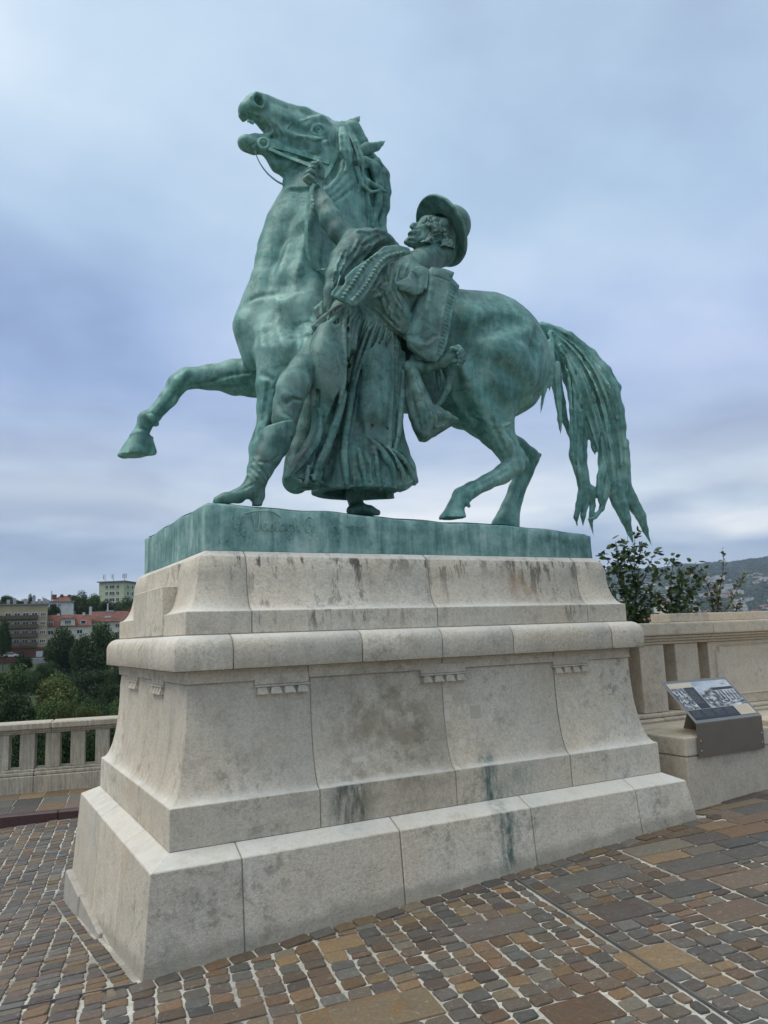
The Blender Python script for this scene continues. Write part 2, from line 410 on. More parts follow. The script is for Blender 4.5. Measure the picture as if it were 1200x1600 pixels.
def stone(name='limestone', tone=(.47, .44, .38), dark=.55, streaks=0.5, speck=True, pits=.5):
    t = NT(name); p = t.pos(); sp = t.sep(p)
    r = t.rnd()
    big = t.noise(1.1, 5, .6); mid = t.noise(6, 6, .65); fine_ = t.noise(45, 4, .65); grit = t.noise(220, 2, .6)
    col = t.ramp(mid, [(.30, tuple(c*.74 for c in tone)), (.48, tuple(c*.95 for c in tone)), (.62, tone), (.80, tuple(min(1, c*1.16) for c in tone))])
    # patches of different bed colour, warm and grey
    col = t.mix(t.ramp(big, [(.40, 0.0), (.70, .55)]), col, (tone[0]*.93, tone[1]*.83, tone[2]*.70))
    br = t.math('MULTIPLY_ADD', r, .20, .90); cmb = t.N('ShaderNodeCombineColor'); [t.L(br, cmb.inputs[i]) for i in range(3)]
    col = t.mix(1.0, col, cmb.outputs[0], 'MULTIPLY')
    # rain streaks: soot washed down
    st = t.noise(3.2, 5, .62, t.scale(p, 5, 5, .35, (3, 1, 0))); st2 = t.noise(1.4, 3, .5, t.scale(p, 1, 1, .8, (7, 2, 1)))
    m = t.math('MULTIPLY', t.ramp(st, [(.50, 0.0), (.68, 1.0)]), t.ramp(st2, [(.45, 0.0), (.62, 1.0)]))
    col = t.mix(t.math('MULTIPLY', m, streaks), col, (.105, .10, .085))
    # mottled lichen-dark patches
    bl = t.noise(13, 6, .72); bl2 = t.noise(1.7, 3, .5, t.scale(p, 1, 1, 1, (11, 5, 2)))
    m2 = t.math('MULTIPLY', t.ramp(bl, [(.50, 0.0), (.64, 1.0)]), t.ramp(bl2, [(.46, 0.0), (.62, 1.0)]))
    col = t.mix(t.math('MULTIPLY', m2, dark), col, (.17, .16, .125))
    if speck:
        v = t.noise(130, 4, .75); col = t.mix(t.ramp(v, [(.58, 0.0), (.70, .45)]), col, (.20, .175, .14))
    col = t.mix(t.ramp(fine_, [(.32, .36), (.54, 0.0)]), col, (.30, .27, .22)); col = t.mix(t.ramp(t.noise(110, 3, .7), [(.36, .35), (.52, 0.0)]), col, (.26, .24, .20))
    cr_ = t.voro(3.1, t.mix(.25, t.pos(), t.noise(3, 4, .6, out=1)), 'DISTANCE_TO_EDGE'); cm = t.math('MULTIPLY', t.ramp(cr_, [(.0, 1.0), (.006, 0.0)]), t.ramp(t.noise(1.3, 2), [(.60, 0.0), (.66, 1.0)])); col = t.mix(t.math('MULTIPLY', cm, .45), col, (.15, .135, .11))
    h = t.math('MULTIPLY_ADD', grit, .35, t.math('MULTIPLY_ADD', fine_, .6, t.math('MULTIPLY', mid, .5)))
    pit = t.voro(38); ph = t.ramp(pit, [(.0, 0.0), (.12, 1.0)]); h = t.math('MULTIPLY_ADD', ph, pits*.5, h)
    return t, col, h
def finish_stone(t, col, h, bs=.45): return t.out(col, .88, h, bs, .006, spec=.25)
M_STONE_PLAIN = finish_stone(*stone('limestone', (.46, .43, .375), .35, .25))
M_STONE_WALL = finish_stone(*stone('grey_brown_limestone', (.64, .555, .435), .45, .12))
M_MORTAR = plain('mortar', (.25, .23, .19), .95)
def travertine():
    t, col, h = stone('travertine', (.60, .54, .43), .3, .1)
    v = t.noise(4, 5, .6, t.scale(t.pos(), 9, 9, .9)); col = t.mix(t.ramp(v, [(.42, .5), (.58, 0.0)]), col, (.25, .205, .155))
    return finish_stone(t, col, h)
M_TRAV = travertine()
def pedestal_stone():
    t, col, h = stone('pedestal_limestone', (.700, .630, .515), .60, .14)
    p = t.pos(); s = t.sep(p)
    def box_mask(x0, x1, z0, z1, soft=.05, wob=.10):
        n = t.noise(7, 4, .6); w = t.math('MULTIPLY_ADD', n, wob*2, -wob)
        xx = t.math('ADD', s[0], w); zz = t.math('ADD', s[2], w)
        def band(v, a, b):
            m1 = t.N('ShaderNodeMapRange'); t.L(v, m1.inputs[0]); m1.inputs[1].default_value = a-soft; m1.inputs[2].default_value = a+soft
            m2 = t.N('ShaderNodeMapRange'); t.L(v, m2.inputs[0]); m2.inputs[1].default_value = b-soft; m2.inputs[2].default_value = b+soft; m2.inputs[3].default_value = 1; m2.inputs[4].default_value = 0
            return t.math('MULTIPLY', m1.outputs[0], m2.outputs[0])
        return t.math('MULTIPLY', band(xx, x0, x1), band(zz, z0, z1))
    # verdigris washed down from the bronze: two runs on the long side
    gn = t.ramp(t.noise(14, 5, .7, t.scale(p, 1.6, 1.6, .45)), [(.36, 0.0), (.60, 1.0)])
    m = t.math('MULTIPLY', box_mask(2.20, 2.33, .02, .74, .035, .035), gn); col = t.mix(t.math('MULTIPLY', m, .95), col, (.075, .135, .115))
    m = t.math('MULTIPLY', box_mask(2.30, 2.62, .36, .72, .09, .05), gn); col = t.mix(t.math('MULTIPLY', m, .40), col, (.14, .24, .20))
    m = t.math('MULTIPLY', box_mask(1.12, 1.36, .44, .72, .05, .06), gn); col = t.mix(t.math('MULTIPLY', m, .95), col, (.075, .09, .075))
    m = t.math('MULTIPLY', box_mask(1.15, 1.90, .50, 1.30, .18, .10), t.ramp(t.noise(5, 5, .7), [(.42, 0.0), (.60, 1.0)])); col = t.mix(t.math('MULTIPLY', m, .62), col, (.235, .195, .125))
    # soot under the bronze slab
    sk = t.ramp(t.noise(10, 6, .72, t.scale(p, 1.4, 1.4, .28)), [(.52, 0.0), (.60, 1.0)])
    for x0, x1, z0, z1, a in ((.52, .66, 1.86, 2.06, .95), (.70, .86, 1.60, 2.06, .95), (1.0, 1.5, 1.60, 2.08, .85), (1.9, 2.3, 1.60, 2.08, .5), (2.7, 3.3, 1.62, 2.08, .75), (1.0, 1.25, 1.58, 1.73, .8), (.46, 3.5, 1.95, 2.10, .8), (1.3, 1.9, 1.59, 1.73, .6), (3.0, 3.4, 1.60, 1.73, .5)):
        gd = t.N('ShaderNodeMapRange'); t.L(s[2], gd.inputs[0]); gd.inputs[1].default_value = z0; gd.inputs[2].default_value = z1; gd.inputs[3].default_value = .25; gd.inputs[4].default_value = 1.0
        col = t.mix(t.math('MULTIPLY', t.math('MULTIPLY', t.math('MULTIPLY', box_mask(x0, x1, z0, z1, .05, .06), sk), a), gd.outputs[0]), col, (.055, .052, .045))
    m = t.math('MULTIPLY', box_mask(2.65, 2.85, 1.74, 1.98, .06, .12), t.ramp(t.noise(6, 4), [(.45, 0.0), (.55, 1.0)])); col = t.mix(t.math('MULTIPLY', m, .5), col, (.40, .25, .14))
    # pale repair patches on the die
    pv = t.voro(5.2, t.scale(p, 1, 1, 1, (2.3, .7, 1.1))); pm = t.ramp(t.math('MULTIPLY_ADD', t.noise(16, 3), .16, pv), [(.165, 1.0), (.175, 0.0)])
    m = t.math('MULTIPLY', box_mask(1.9, 3.7, .78, 1.28, .02, 0), pm); col = t.mix(t.math('MULTIPLY', m, .55), col, (.60, .56, .49))
    for (u_, v_, hw, hh, a_) in ((742, 1112, .055, .055, .5), (700, 1090, .03, .02, .85), (697, 1117, .022, .035, .85), (717, 1108, .012, .02, .8), (727, 1103, .012, .018, .8), (718, 1158, .025, .02, .7), (952, 1080, .02, .018, .8), (962, 1113, .035, .035, .8), (968, 1137, .03, .025, .7), (735, 1150, .02, .015, .7), (640, 1120, .02, .03, .5), (556, 1185, .05, .015, .6)):
        q = at(u_, v_, .29); col = t.mix(t.math('MULTIPLY', box_mask(q[0]-hw, q[0]+hw, q[2]-hh, q[2]+hh, .004, .012 if hw < .05 else .003), a_), col, (.66, .61, .51))
    q = at(742, 1112, .29); col = t.mix(box_mask(q[0]-.045, q[0]+.045, q[2]-.045, q[2]+.045, .003, .003), col, (.50, .445, .355))
    # upward faces paler by their normal; foot darker towards the paving
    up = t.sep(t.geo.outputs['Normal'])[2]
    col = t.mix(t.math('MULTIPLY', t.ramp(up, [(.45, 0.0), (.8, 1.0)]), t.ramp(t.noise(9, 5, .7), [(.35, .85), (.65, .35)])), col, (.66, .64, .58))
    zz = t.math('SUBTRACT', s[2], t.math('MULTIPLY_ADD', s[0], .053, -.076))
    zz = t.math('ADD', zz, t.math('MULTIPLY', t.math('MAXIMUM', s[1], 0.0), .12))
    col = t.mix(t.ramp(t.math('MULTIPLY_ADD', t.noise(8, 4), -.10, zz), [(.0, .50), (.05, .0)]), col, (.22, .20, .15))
    return t.out(col, .86, h, .85, .010, spec=.25)
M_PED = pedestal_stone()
def paving():
    t = NT('porphyry_setts'); p = t.pos()
    isl = t.geo.outputs['Random Per Island']; r = t.math('FRACT', t.math('ADD', isl, t.math('MULTIPLY', t.rnd(), 7.31)))
    col = t.ramp(r, [(0.0, (.072, .068, .060)), (.13, (.110, .100, .080)), (.25, (.092, .062, .048)), (.36, (.140, .115, .076)), (.47, (.135, .074, .038)), (.58, (.200, .112, .044)), (.68, (.205, .135, .058)), (.78, (.092, .092, .080)), (.90, (.150, .092, .046)), (1.0, (.088, .068, .058))])
    n = t.noise(10, 5, .65); f_ = t.noise(70, 4, .7)
    col = t.mix(t.ramp(n, [(.38, .0), (.62, .36)]), col, t.mix(r, (.150, .142, .120), (.062, .060, .056)))
    col = t.mix(t.ramp(f_, [(.35, .40), (.60, 0.0)]), col, (.055, .050, .048)); col = t.mix(t.ramp(t.noise(38, 5, .75), [(.56, 0.0), (.70, .40)]), col, (.34, .32, .28))
    r2 = t.math('FRACT', t.math('MULTIPLY', r, 13.7)); b = t.math('MULTIPLY_ADD', r2, .6, .75); cc = t.N('ShaderNodeCombineColor'); [t.L(b, cc.inputs[i]) for i in range(3)]
    col = t.mix(1.0, col, cc.outputs[0], 'MULTIPLY')
    h = t.math('MULTIPLY_ADD', f_, .5, t.noise(22, 5, .7))
    return t.out(col, t.ramp(n, [(.3, .42), (.7, .68)]), h, .8, .010, spec=.45)
M_SETT = paving()
def joint():
    t = NT('pale_lime_mortar'); n = t.noise(30, 5, .7); m = t.noise(2.0, 3)
    col = t.ramp(n, [(.3, (.34, .32, .27)), (.5, (.52, .495, .425)), (.7, (.64, .61, .53))]); col = t.mix(t.ramp(m, [(.40, .55), (.60, 0.0)]), col, (.13, .12, .105))
    return t.out(col, .95, t.noise(60, 4, .7), .7, .01, spec=.15)
M_JOINT = joint()
M_REDKERB = plain('red_granite', (.075, .038, .038), .45, var=.3, scale=60)
M_PLATE = plain('bronze_painted_plate', (.150, .122, .092), .55, metal=.0, var=.05)
M_PLATE_TOP = plain('grey_painted_plate', (.20, .198, .19), .45, metal=.3, var=.05)
M_SCREW = plain('steel', (.45, .44, .42), .35, metal=1.0)
M_STRIP = plain('zinc_strip', (.12, .12, .11), .6, metal=.3)
# ------------------------------------------------------------------ ground level
def gz(x, y):
    return -.076+.053*max(-9, min(x, 6))-.12*max(0, min(y, 3.2))
# ------------------------------------------------------------------ stone pedestal: every course is a ring of separate blocks
LX, WY = 4.0, 2.638
ped = empty('stone_pedestal', (0, 0, 0))
tag(ped, 'tall pale limestone pedestal in flared courses carrying the bronze statue', 'pedestal')
rng = np.random.default_rng(2)
def ring_point(side, s, d):
    """side 0 front, 1 right, 2 back, 3 left; s along the side in world x or y"""
    if side == 0: return (s, d)
    if side == 1: return (LX-d, s)
    if side == 2: return (s, WY-d)
    return (d, s)
def block(prof, path, thick=.10, jit=True, bevel=.004, mat=None, name='stone_block', drop=None):
    """path: list of ('s', side, value) or ('c', corner) points going round; corner 0 = front-left, 1 = front-right, 2 = back-right, 3 = back-left"""
    o_ = rng.uniform(-.0025, .0025) if jit else 0
    prof = [(d+o_, z) for d, z in prof]
    inner = [(max(d for d, z in prof)+thick, z) for d, z in prof]
    def P2(pt_, d):
        if pt_[0] == 's': return ring_point(pt_[1], pt_[2], d)
        return [(d, d), (LX-d, d), (LX-d, WY-d), (d, WY-d)][pt_[1]]
    n = len(prof); m_ = len(path); bm = bmesh.new(); O = []; I = []
    for a in path:
        O.append([bm.verts.new((*P2(a, d), z if not drop or j else drop(*P2(a, d)))) for j, (d, z) in enumerate(prof)])
        I.append([bm.verts.new((*P2(a, d), z if not drop or j else drop(*P2(a, d)))) for j, (d, z) in enumerate([inner[0], inner[-1]])])
    for i in range(m_-1):
        for j in range(n-1): bm.faces.new((O[i][j], O[i+1][j], O[i+1][j+1], O[i][j+1])).smooth = (n > 10 and 2 <= j < 16) or n == 8
        bm.faces.new((O[i][n-1], O[i+1][n-1], I[i+1][1], I[i][1])); bm.faces.new((I[i][0], I[i+1][0], O[i+1][0], O[i][0])); bm.faces.new((I[i][1], I[i+1][1], I[i+1][0], I[i][0]))
    for i, fl in ((0, 1), (m_-1, 0)):
        f_ = O[i]+[I[i][1], I[i][0]]; bm.faces.new(f_ if fl else f_[::-1])
    bmesh.ops.recalc_face_normals(bm, faces=bm.faces)
    if bevel:
        for f_ in bm.faces: f_.select = False
        ed = [e for e in bm.edges if len(e.link_faces) == 2 and e.calc_face_angle(0) > .6 and all(v not in sum(I, []) for v in e.verts)]
        bmesh.ops.bevel(bm, geom=ed, offset=bevel, segments=1, affect='EDGES')
    me = bpy.data.meshes.new(name); bm.to_mesh(me); bm.free()
    return link(name, me, ped, mat or M_PED)
G_ = .0035
def course(prof, front, left, back=None, right=None, first_corner=True, **k):
    """joint positions on each side; blocks run joint to joint and wrap the corners"""
    right = right or sorted(left); back = back or sorted(front)
    if not k.get('_m'):
        kk = dict(k); kk['bevel'] = 0; kk['jit'] = False
        for c0 in range(4): block([(d+.0045, z-.003) for d, z in prof], [('c', c0), ('c', (c0+1) % 4)], thick=.05, mat=M_MORTAR, name='mortar_joint', bevel=0, jit=False, drop=k.get('drop'))
    J = [('s', 3, v) for v in sorted(left, reverse=True)]+['c0']+[('s', 0, v) for v in sorted(front)]+['c1']+[('s', 1, v) for v in sorted(right)]+['c2']+[('s', 2, v) for v in sorted(back, reverse=True)]+['c3']
    idx = [i for i, a in enumerate(J) if not isinstance(a, str)]
    for q in range(len(idx)):
        i0 = idx[q]; i1 = idx[(q+1) % len(idx)]; path = []; i = i0
        a = J[i0]; sgn = {0: 1, 1: 1, 2: -1, 3: -1}; path.append(('s', a[1], a[2]+sgn[a[1]]*G_))
        i = (i0+1) % len(J)
        while i != i1:
            if isinstance(J[i], str): path.append(('c', int(J[i][1])))
            i = (i+1) % len(J)
        b = J[i1]; path.append(('s', b[1], b[2]-sgn[b[1]]*G_)); block(prof, path, **k)
# courses, from the paving up (inset from the outer line, height)
def gdrop(x, y): return gz(x, y)-.05+(.0 if y < .3 else .03)
course([(0.004, -.10), (.050, .400), (.167, .4555)], [.53, 1.50, 2.48, 3.43], [1.61, .77], drop=lambda x, y: (gz(x, y)-.05) if y < .25 else max(gz(x, y)-.05, -.20))
def curve(d0, z0, d1, z1, n=9, p=2.5, m_=.0):
    return [(d1-(d1-d0)*(1-t)**p-m_*(1-t)*0, z0+(z1-z0)*t) for t in [i/(n-1) for i in range(n)]]
def scotia(d0, z0, d1, z1, a=.32):
    """quarter-ellipse sweep at the foot, then nearly plumb"""
    out = []; zc = z0+(z1-z0)*a*1.55; dc = d1-.018
    for i in range(13):
        th = math.pi/2*(i/12)**1.0; out.append((dc-(dc-d0)*(1-math.sin(th)), z0+(zc-z0)*(1-math.cos(th))))
    for i in (1, 2): out.append((dc+.018*i/2, zc+(z1-zc)*i/2))
    return out
course([(.172, .4575), (.174, .6730)]+scotia(.179, .6755, .306, 1.388, .50), [1.045, 1.995, 2.96], [2.0, 1.29, .62], bevel=.003)
course([(.30, 1.386), (.198, 1.388), (.196, 1.505), (.200, 1.530), (.211, 1.553), (.230, 1.572), (.255, 1.5835), (.30, 1.587)], [.535, 1.364, 1.955, 2.54, 3.466], [2.235, 1.797, .872], bevel=.004)
course([(.281, 1.589), (.281, 1.7205)]+scotia(.286, 1.7235, .392, 2.055, .50)+[(.440, 2.0935)], [.676, 1.98, 3.32], [1.79, .84], bevel=.003)
# projecting middle blocks on both short sides
for sx in (0, 1):
    for y0, y1, z0, z1, d in ((.845, 1.333, 1.592, 1.905, .277), (1.339, 1.785, 1.592, 1.905, .277), (.845, 1.785, 1.908, 2.052, .372)):
        b = MB(); x0, x1 = (d, d+.14) if sx == 0 else (LX-d-.14, LX-d); b.box(x0, x1, y0, y1, z0, z1); b.build('stone_block', M_PED, ped, bevel=.004)
# frieze band under the cornice with tabs, ledges and drops
def box_part(name, x0, x1, y0, y1, z0, z1, mat=None, parent=None, bevel=.003):
    b = MB(); b.box(x0, x1, y0, y1, z0, z1); return b.build(name, mat or M_PED, parent or ped, bevel=bevel)
fr = [(.2815, 1.311), (.2815, 1.3855)]
course(fr, [1.03, 2.0, 2.96], [1.95, .66], thick=.02)
def drops(side, a0, a1, z):
    """tab, ledge and four tapering drops hanging from the band"""
    n = 4; w = (a1-a0)/n
    def bx(s0, s1, d0, d1, z0, z1, s0b=None, s1b=None, d0b=None, name='tab'):
        s0b = s0 if s0b is None else s0b; s1b = s1 if s1b is None else s1b; d0b = d0 if d0b is None else d0b
        b = MB(); V = []
        for (sa, sb, da, z_) in ((s0b, s1b, d0b, z0), (s0, s1, d0, z1)):
            if side == 0: V += [(sa, da, z_), (sb, da, z_), (sb, d1, z_), (sa, d1, z_)]
            elif side == 2: V += [(sa, WY-da, z_), (sb, WY-da, z_), (sb, WY-d1, z_), (sa, WY-d1, z_)]
            elif side == 3: V += [(da, sb, z_), (da, sa, z_), (d1, sa, z_), (d1, sb, z_)]
            else: V += [(LX-da, sa, z_), (LX-da, sb, z_), (LX-d1, sb, z_), (LX-d1, sa, z_)]
        b.hexa(V); return b.build(name, M_PED, ped, bevel=.002)
    bx(a0, a1, .2790, .320, z-.045, z+.018, name='frieze_tab')
    bx(a0-.006, a1+.006, .268, .322, z-.058, z-.047, name='drop_ledge')
    for i in range(n): c = a0+w*(i+.5); bx(c-w*.30, c+w*.30, .275, .322, z-.100, z-.0595, c-w*.43, c+w*.43, .256, name='hanging_drop')
for a0, a1 in ((.69, 1.03), (1.83, 2.18), (2.95, 3.28)): drops(0, a0, a1, 1.330)
for a0, a1 in ((.69, 1.03), (1.83, 2.18), (2.95, 3.28)): drops(2, a0, a1, 1.330)
for s in (3, 1):
    for a0, a1 in ((.83, 1.14), (1.62, 1.93)): drops(s, a0, a1, 1.330)
# a sunk panel between the tabs on the short side reads as a frame round it
for sx in (0, 1):
    for (y0, y1, z0, z1) in ((.46, .50, .98, 1.31), (2.14, 2.18, .98, 1.31)):
        x0, x1 = (.290, .31) if sx == 0 else (LX-.31, LX-.290)
        box_part('panel_fillet', x0, x1, y0, y1, z0, z1)
# rubble footing exposed where the paving drops
b = MB()
for (y0, y1, x) in ((1.14, 1.96, -.045), (1.97, 2.70, -.055), (.30, 1.12, -.022)):
    b.hexa([(x, y0, gz(0, y0)-.1), (.1, y0, gz(0, y0)-.1), (.1, y1, gz(0, y1)-.1), (x, y1, gz(0, y1)-.1), (x+.02, y0, -.172-.012), (.1, y0, -.172-.012), (.1, y1, -.182), (x+.02, y1, -.182)])
b.build('footing', M_STONE_PLAIN, ped, bevel=.01)
# core that closes the joints
b = MB()
for d, z0, z1 in ((.12, -.4, .40), (.24, .40, .62), (.36, .62, 1.40), (.33, 1.40, 1.58), (.38, 1.58, 1.70), (.46, 1.70, 2.09)): b.box(d, LX-d, d, WY-d, z0+.001, z1-.004)
b.build('mortar_core', M_MORTAR, ped)

# ------------------------------------------------------------------ paving, aligned with the terrace edge (11 degrees off the pedestal)
TH = R_(-11); cT, sT = math.cos(TH), math.sin(TH)
def toW(a, b): return (cT*a-sT*b, sT*a+cT*b)
def toL(x, y): return (cT*x+sT*y, -sT*x+cT*y)
def clip(poly, n, c):       # keep n.p <= c
    out = []
    for i in range(len(poly)):
        p, q = poly[i], poly[(i+1) % len(poly)]; dp = n[0]*p[0]+n[1]*p[1]-c; dq = n[0]*q[0]+n[1]*q[1]-c
        if dp <= 0: out.append(p)
        if (dp < 0) != (dq < 0): t = dp/(dp-dq); out.append((p[0]+(q[0]-p[0])*t, p[1]+(q[1]-p[1])*t))
    return out
def area(p): return .5*sum(p[i][0]*p[(i+1) % len(p)][1]-p[(i+1) % len(p)][0]*p[i][1] for i in range(len(p)))
paths = []; rng = np.random.default_rng(8)
def cell(a0, a1, b0, b1, j=.012):
    q = [(a0, b0), (a1, b0), (a1, b1), (a0, b1)]; return [toW(a+rng.uniform(-j, j)*.6, b+rng.uniform(-j, j)*.6) for a, b in q]
# large flags set among the setts (local coordinates)
bigs = []
for u, v, w, h in ((772, 1450, .36, .22), (925, 1370, .52, .22), (982, 1420, .34, .24), (1030, 1495, .36, .24), (1065, 1390, .36, .20), (1145, 1423, .36, .22), (1172, 1372, .34, .22), (610, 1580, .40, .26), (521, 1477, .26, .17), (560, 1582, .42, .22), (346, 1593, .30, .12), (905, 1582, .3, .22)):
    d = ray(u, v); best = None
    t = 1.0
    while t < 40:
        p = CAM+d*t
        if p[2] < gz(p[0], p[1]): break
        t += .004
    a, b_ = toL(p[0], p[1]); bigs.append((a-w/2, a+w/2, b_-h/2, b_+h/2))
def zone(a): return 9.0 if a < 3.03 else (-.25 if a < 3.36 else -.11)
A0, A1, B0, B1 = -5.2, 7.6, -2.7, 6.95
MS = toL(2.207, -.107)[0]
strips = []; a = A0
while a < A1:
    w = rng.uniform(.102, .130)
    if a < MS-.014 < a+w+.05: w = MS-.014-a
    strips.append((a, a+w)); a += w
    if abs(a-(MS-.014)) < 1e-6: a = MS+.014
edges = [s_[0] for s_ in strips]+[strips[-1][1]]
def near(v): return min(edges, key=lambda e_: abs(e_-v))
bigs = [(near(q[0]), max(near(q[1]), near(near(q[0])+.24)), q[2], q[3]) for q in bigs]
cells = []
for a, a1 in strips:
    w = a1-a; zl = zone((a+a1)/2); stops = sorted([(q[2], q[3]) for q in bigs if q[0]-.01 < (a+a1)/2 < q[1]+.01])+[(min(B1, zl), 99)]; b_ = B0+rng.uniform(0, .1)
    for s0, s1 in stops:
        while b_ < s0-.03:
            h = rng.uniform(.082, .108)
            if rng.random() < .06: h *= .6
            if b_+h > s0-.05: h = s0-b_
            g = rng.uniform(.0045, .0075); o_ = rng.uniform(-.004, .004); cells.append(cell(a+g+o_, a+w-g+o_, b_+g*.85, b_+h-g*.85, .011)); b_ += h
        b_ = max(b_, s1)
for q in bigs: cells.append(cell(q[0]+.007, q[1]-.007, q[2]+.005, q[3]-.005, .008))
b_ = -.25
while b_ < 2.4:
    h = .138 if b_ < -.2 else rng.uniform(.15, .22); a = 3.03 if b_ < -.12 else 3.03; first = True
    while a < 9:
        w = rng.uniform(.26, .55)
        if b_ < -.2: w = min(w, 3.36-a)
        if w > .05: cells.append(cell(a+.006, a+w-.006, b_+.006, b_+h-.006, .006))
        a += w
        if b_ < -.2 and a > 3.3: break
    b_ += h
PR = (-.118, LX+.10, -.112, WY+.12)
polys = []
for c in cells:
    xs = [p[0] for p in c]; ys = [p[1] for p in c]; cx, cy = sum(xs)/4, sum(ys)/4
    if toL(cx, cy)[1] > 6.02 and False: continue
    if max(xs) > PR[0] and min(xs) < PR[1] and max(ys) > PR[2] and min(ys) < PR[3]:
        opts = [((1, 0), PR[0], PR[0]-cx), ((-1, 0), -PR[1], cx-PR[1]), ((0, 1), PR[2], PR[2]-cy), ((0, -1), -PR[3], cy-PR[3])]
        n_, c__, s_ = max(opts, key=lambda o: o[2]); c = clip(c, n_, c__-.004)
        if len(c) < 3 or abs(area(c)) < .0018: continue
    if cx > 4.1 and cy > .20:            # under the seat and the parapet on the right
        c = clip(c, (0, 1), .215)
        if len(c) < 3 or abs(area(c)) < .0018: continue
    polys.append(c)
# border courses laid along the pedestal
x = -.20
while x < LX+.1:
    w = rng.uniform(.12, .17); g = .006; polys.append([(x+g, -.105), (x+w-g, -.105+rng.uniform(-.004, .004)), (x+w-g, -.008), (x+g, -.010)]); x += w
y = 0.0
while y < WY+.1:
    w = rng.uniform(.085, .12); g = .005; polys.append([(-.110+rng.uniform(-.004, .004), y+g), (-.052 if y > 1.1 else -.03, y+g), (-.052 if y > 1.1 else -.03, y+w-g), (-.110, y+w-g)]); y += w
KB = toL(.08, 5.98)[1]
polys = [p for p in polys if toL(sum(q[0] for q in p)/len(p), sum(q[1] for q in p)/len(p))[1] < KB-.02]
def sett_geo(p, o, big):
    if area(p) < 0: p = p[::-1]
    cx = sum(q[0] for q in p)/len(p); cy = sum(q[1] for q in p)/len(p); n = len(p); V = []; Fc = []
    if not big and n == 4:
        ra = rng.normal()*.045; p = [(cx+(q[0]-cx)*math.cos(ra)-(q[1]-cy)*math.sin(ra), cy+(q[0]-cx)*math.sin(ra)+(q[1]-cy)*math.cos(ra)) for q in p]
    tx, ty = rng.uniform(-.03, .03, 2)*(.4 if big else 1); dz = rng.uniform(-.002, .003)
    # cut the corners so the outline is worn rather than square
    q2 = []
    for i in range(n):
        a_, b__, c_ = np.array(p[i-1]), np.array(p[i]), np.array(p[(i+1) % n])
        for w_ in (a_, c_):
            L_ = np.linalg.norm(w_-b__)+1e-9; q2.append(tuple(b__+(w_-b__)/L_*min(rng.uniform(.003, .017), L_*.4)))
    p = q2; n = len(p)
    for k_, (ins, z_) in enumerate(((0.0, -.030), (0.0, -.0020), (.003, .0030), (.009, .0042))):
        for (x_, y_) in p:
            L_ = math.hypot(x_-cx, y_-cy)+1e-6; s_ = 1-ins/L_ if L_ > ins else .2
            xx, yy = cx+(x_-cx)*s_, cy+(y_-cy)*s_; V.append((xx, yy, gz(xx, yy)+z_+dz+(tx*(xx-cx)+ty*(yy-cy))))
    for k_ in range(3):
        for i in range(n): Fc.append(tuple(o+v for v in (k_*n+i, k_*n+(i+1) % n, (k_+1)*n+(i+1) % n, (k_+1)*n+i)))
    V.append((cx, cy, gz(cx, cy)+.0048+dz))
    for i in range(n): Fc.append((o+3*n+i, o+3*n+(i+1) % n, o+4*n))
    return V, Fc
def pxsize(p):
    c = np.array([sum(q[0] for q in p)/len(p), sum(q[1] for q in p)/len(p), 0.0]); c[2] = gz(c[0], c[1]); d = c-CAM; z = float(d@FW)
    if z < .5: return -1
    u = 600+F*float(d@RT)/z; v = 800-F*float(d@UP)/z
    if not (-15 < u < 1215 and 900 < v < 1615): return -1
    if 0.05 < c[0] < 3.9 and .05 < c[1]: return -1
    if c[1] > 2.4 and c[0] > .3: return -1
    s_ = abs(area(p)); return s_*(F/z)**2*abs(c[2]-CAM[2])/np.linalg.norm(d)
polys.sort(key=pxsize, reverse=True)
ground = None
# ------------------------------------------------------------------ terrain: one sheet from the terrace to the horizon
def terrain_z(x, y):
    r = math.hypot(x-CAM[0], y-CAM[1]); az = math.degrees(math.atan2(x-CAM[0], y-CAM[1]))
    a, b = toL(x, y)
    # profiles, metres relative to the terrace
    L = [(0, -8), (30, -14), (60, -23), (110, -29), (165, -26), (215, -11), (243, -3.4), (262, -2.8), (300, 0), (420, 9), (700, 16), (1200, 10), (6000, 60), (14000, 80)]
    Rr = [(0, -10), (40, -30), (90, -45), (400, -52), (1500, -50), (2200, -20), (3000, 60), (3900, 170), (4800, 300), (5600, 400), (6600, 330), (14000, 200)]
    def ip(T):
        for (r0, z0), (r1, z1) in zip(T[:-1], T[1:]):
            if r < r1: t = (r-r0)/(r1-r0); return z0+(z1-z0)*t
        return T[-1][1]
    w = min(1, max(0, (az-16)/20)); w = w*w*(3-2*w); zl, zr = ip(L), ip(Rr)
    if r > 1500:
        k = min(1, (r-1500)/2500); zr += k*(14*math.sin(az*.35+.4)+6*math.sin(az*.9+.6)+3*math.sin(az*3.1+r*.002)+2*math.sin(az*7+1)+8*math.sin(r*.0016+az*.4))
        zr -= k*max(0, 50-az)*3.5*(r/5600 if r < 5600 else 1)
    return zl*(1-w)+zr*w
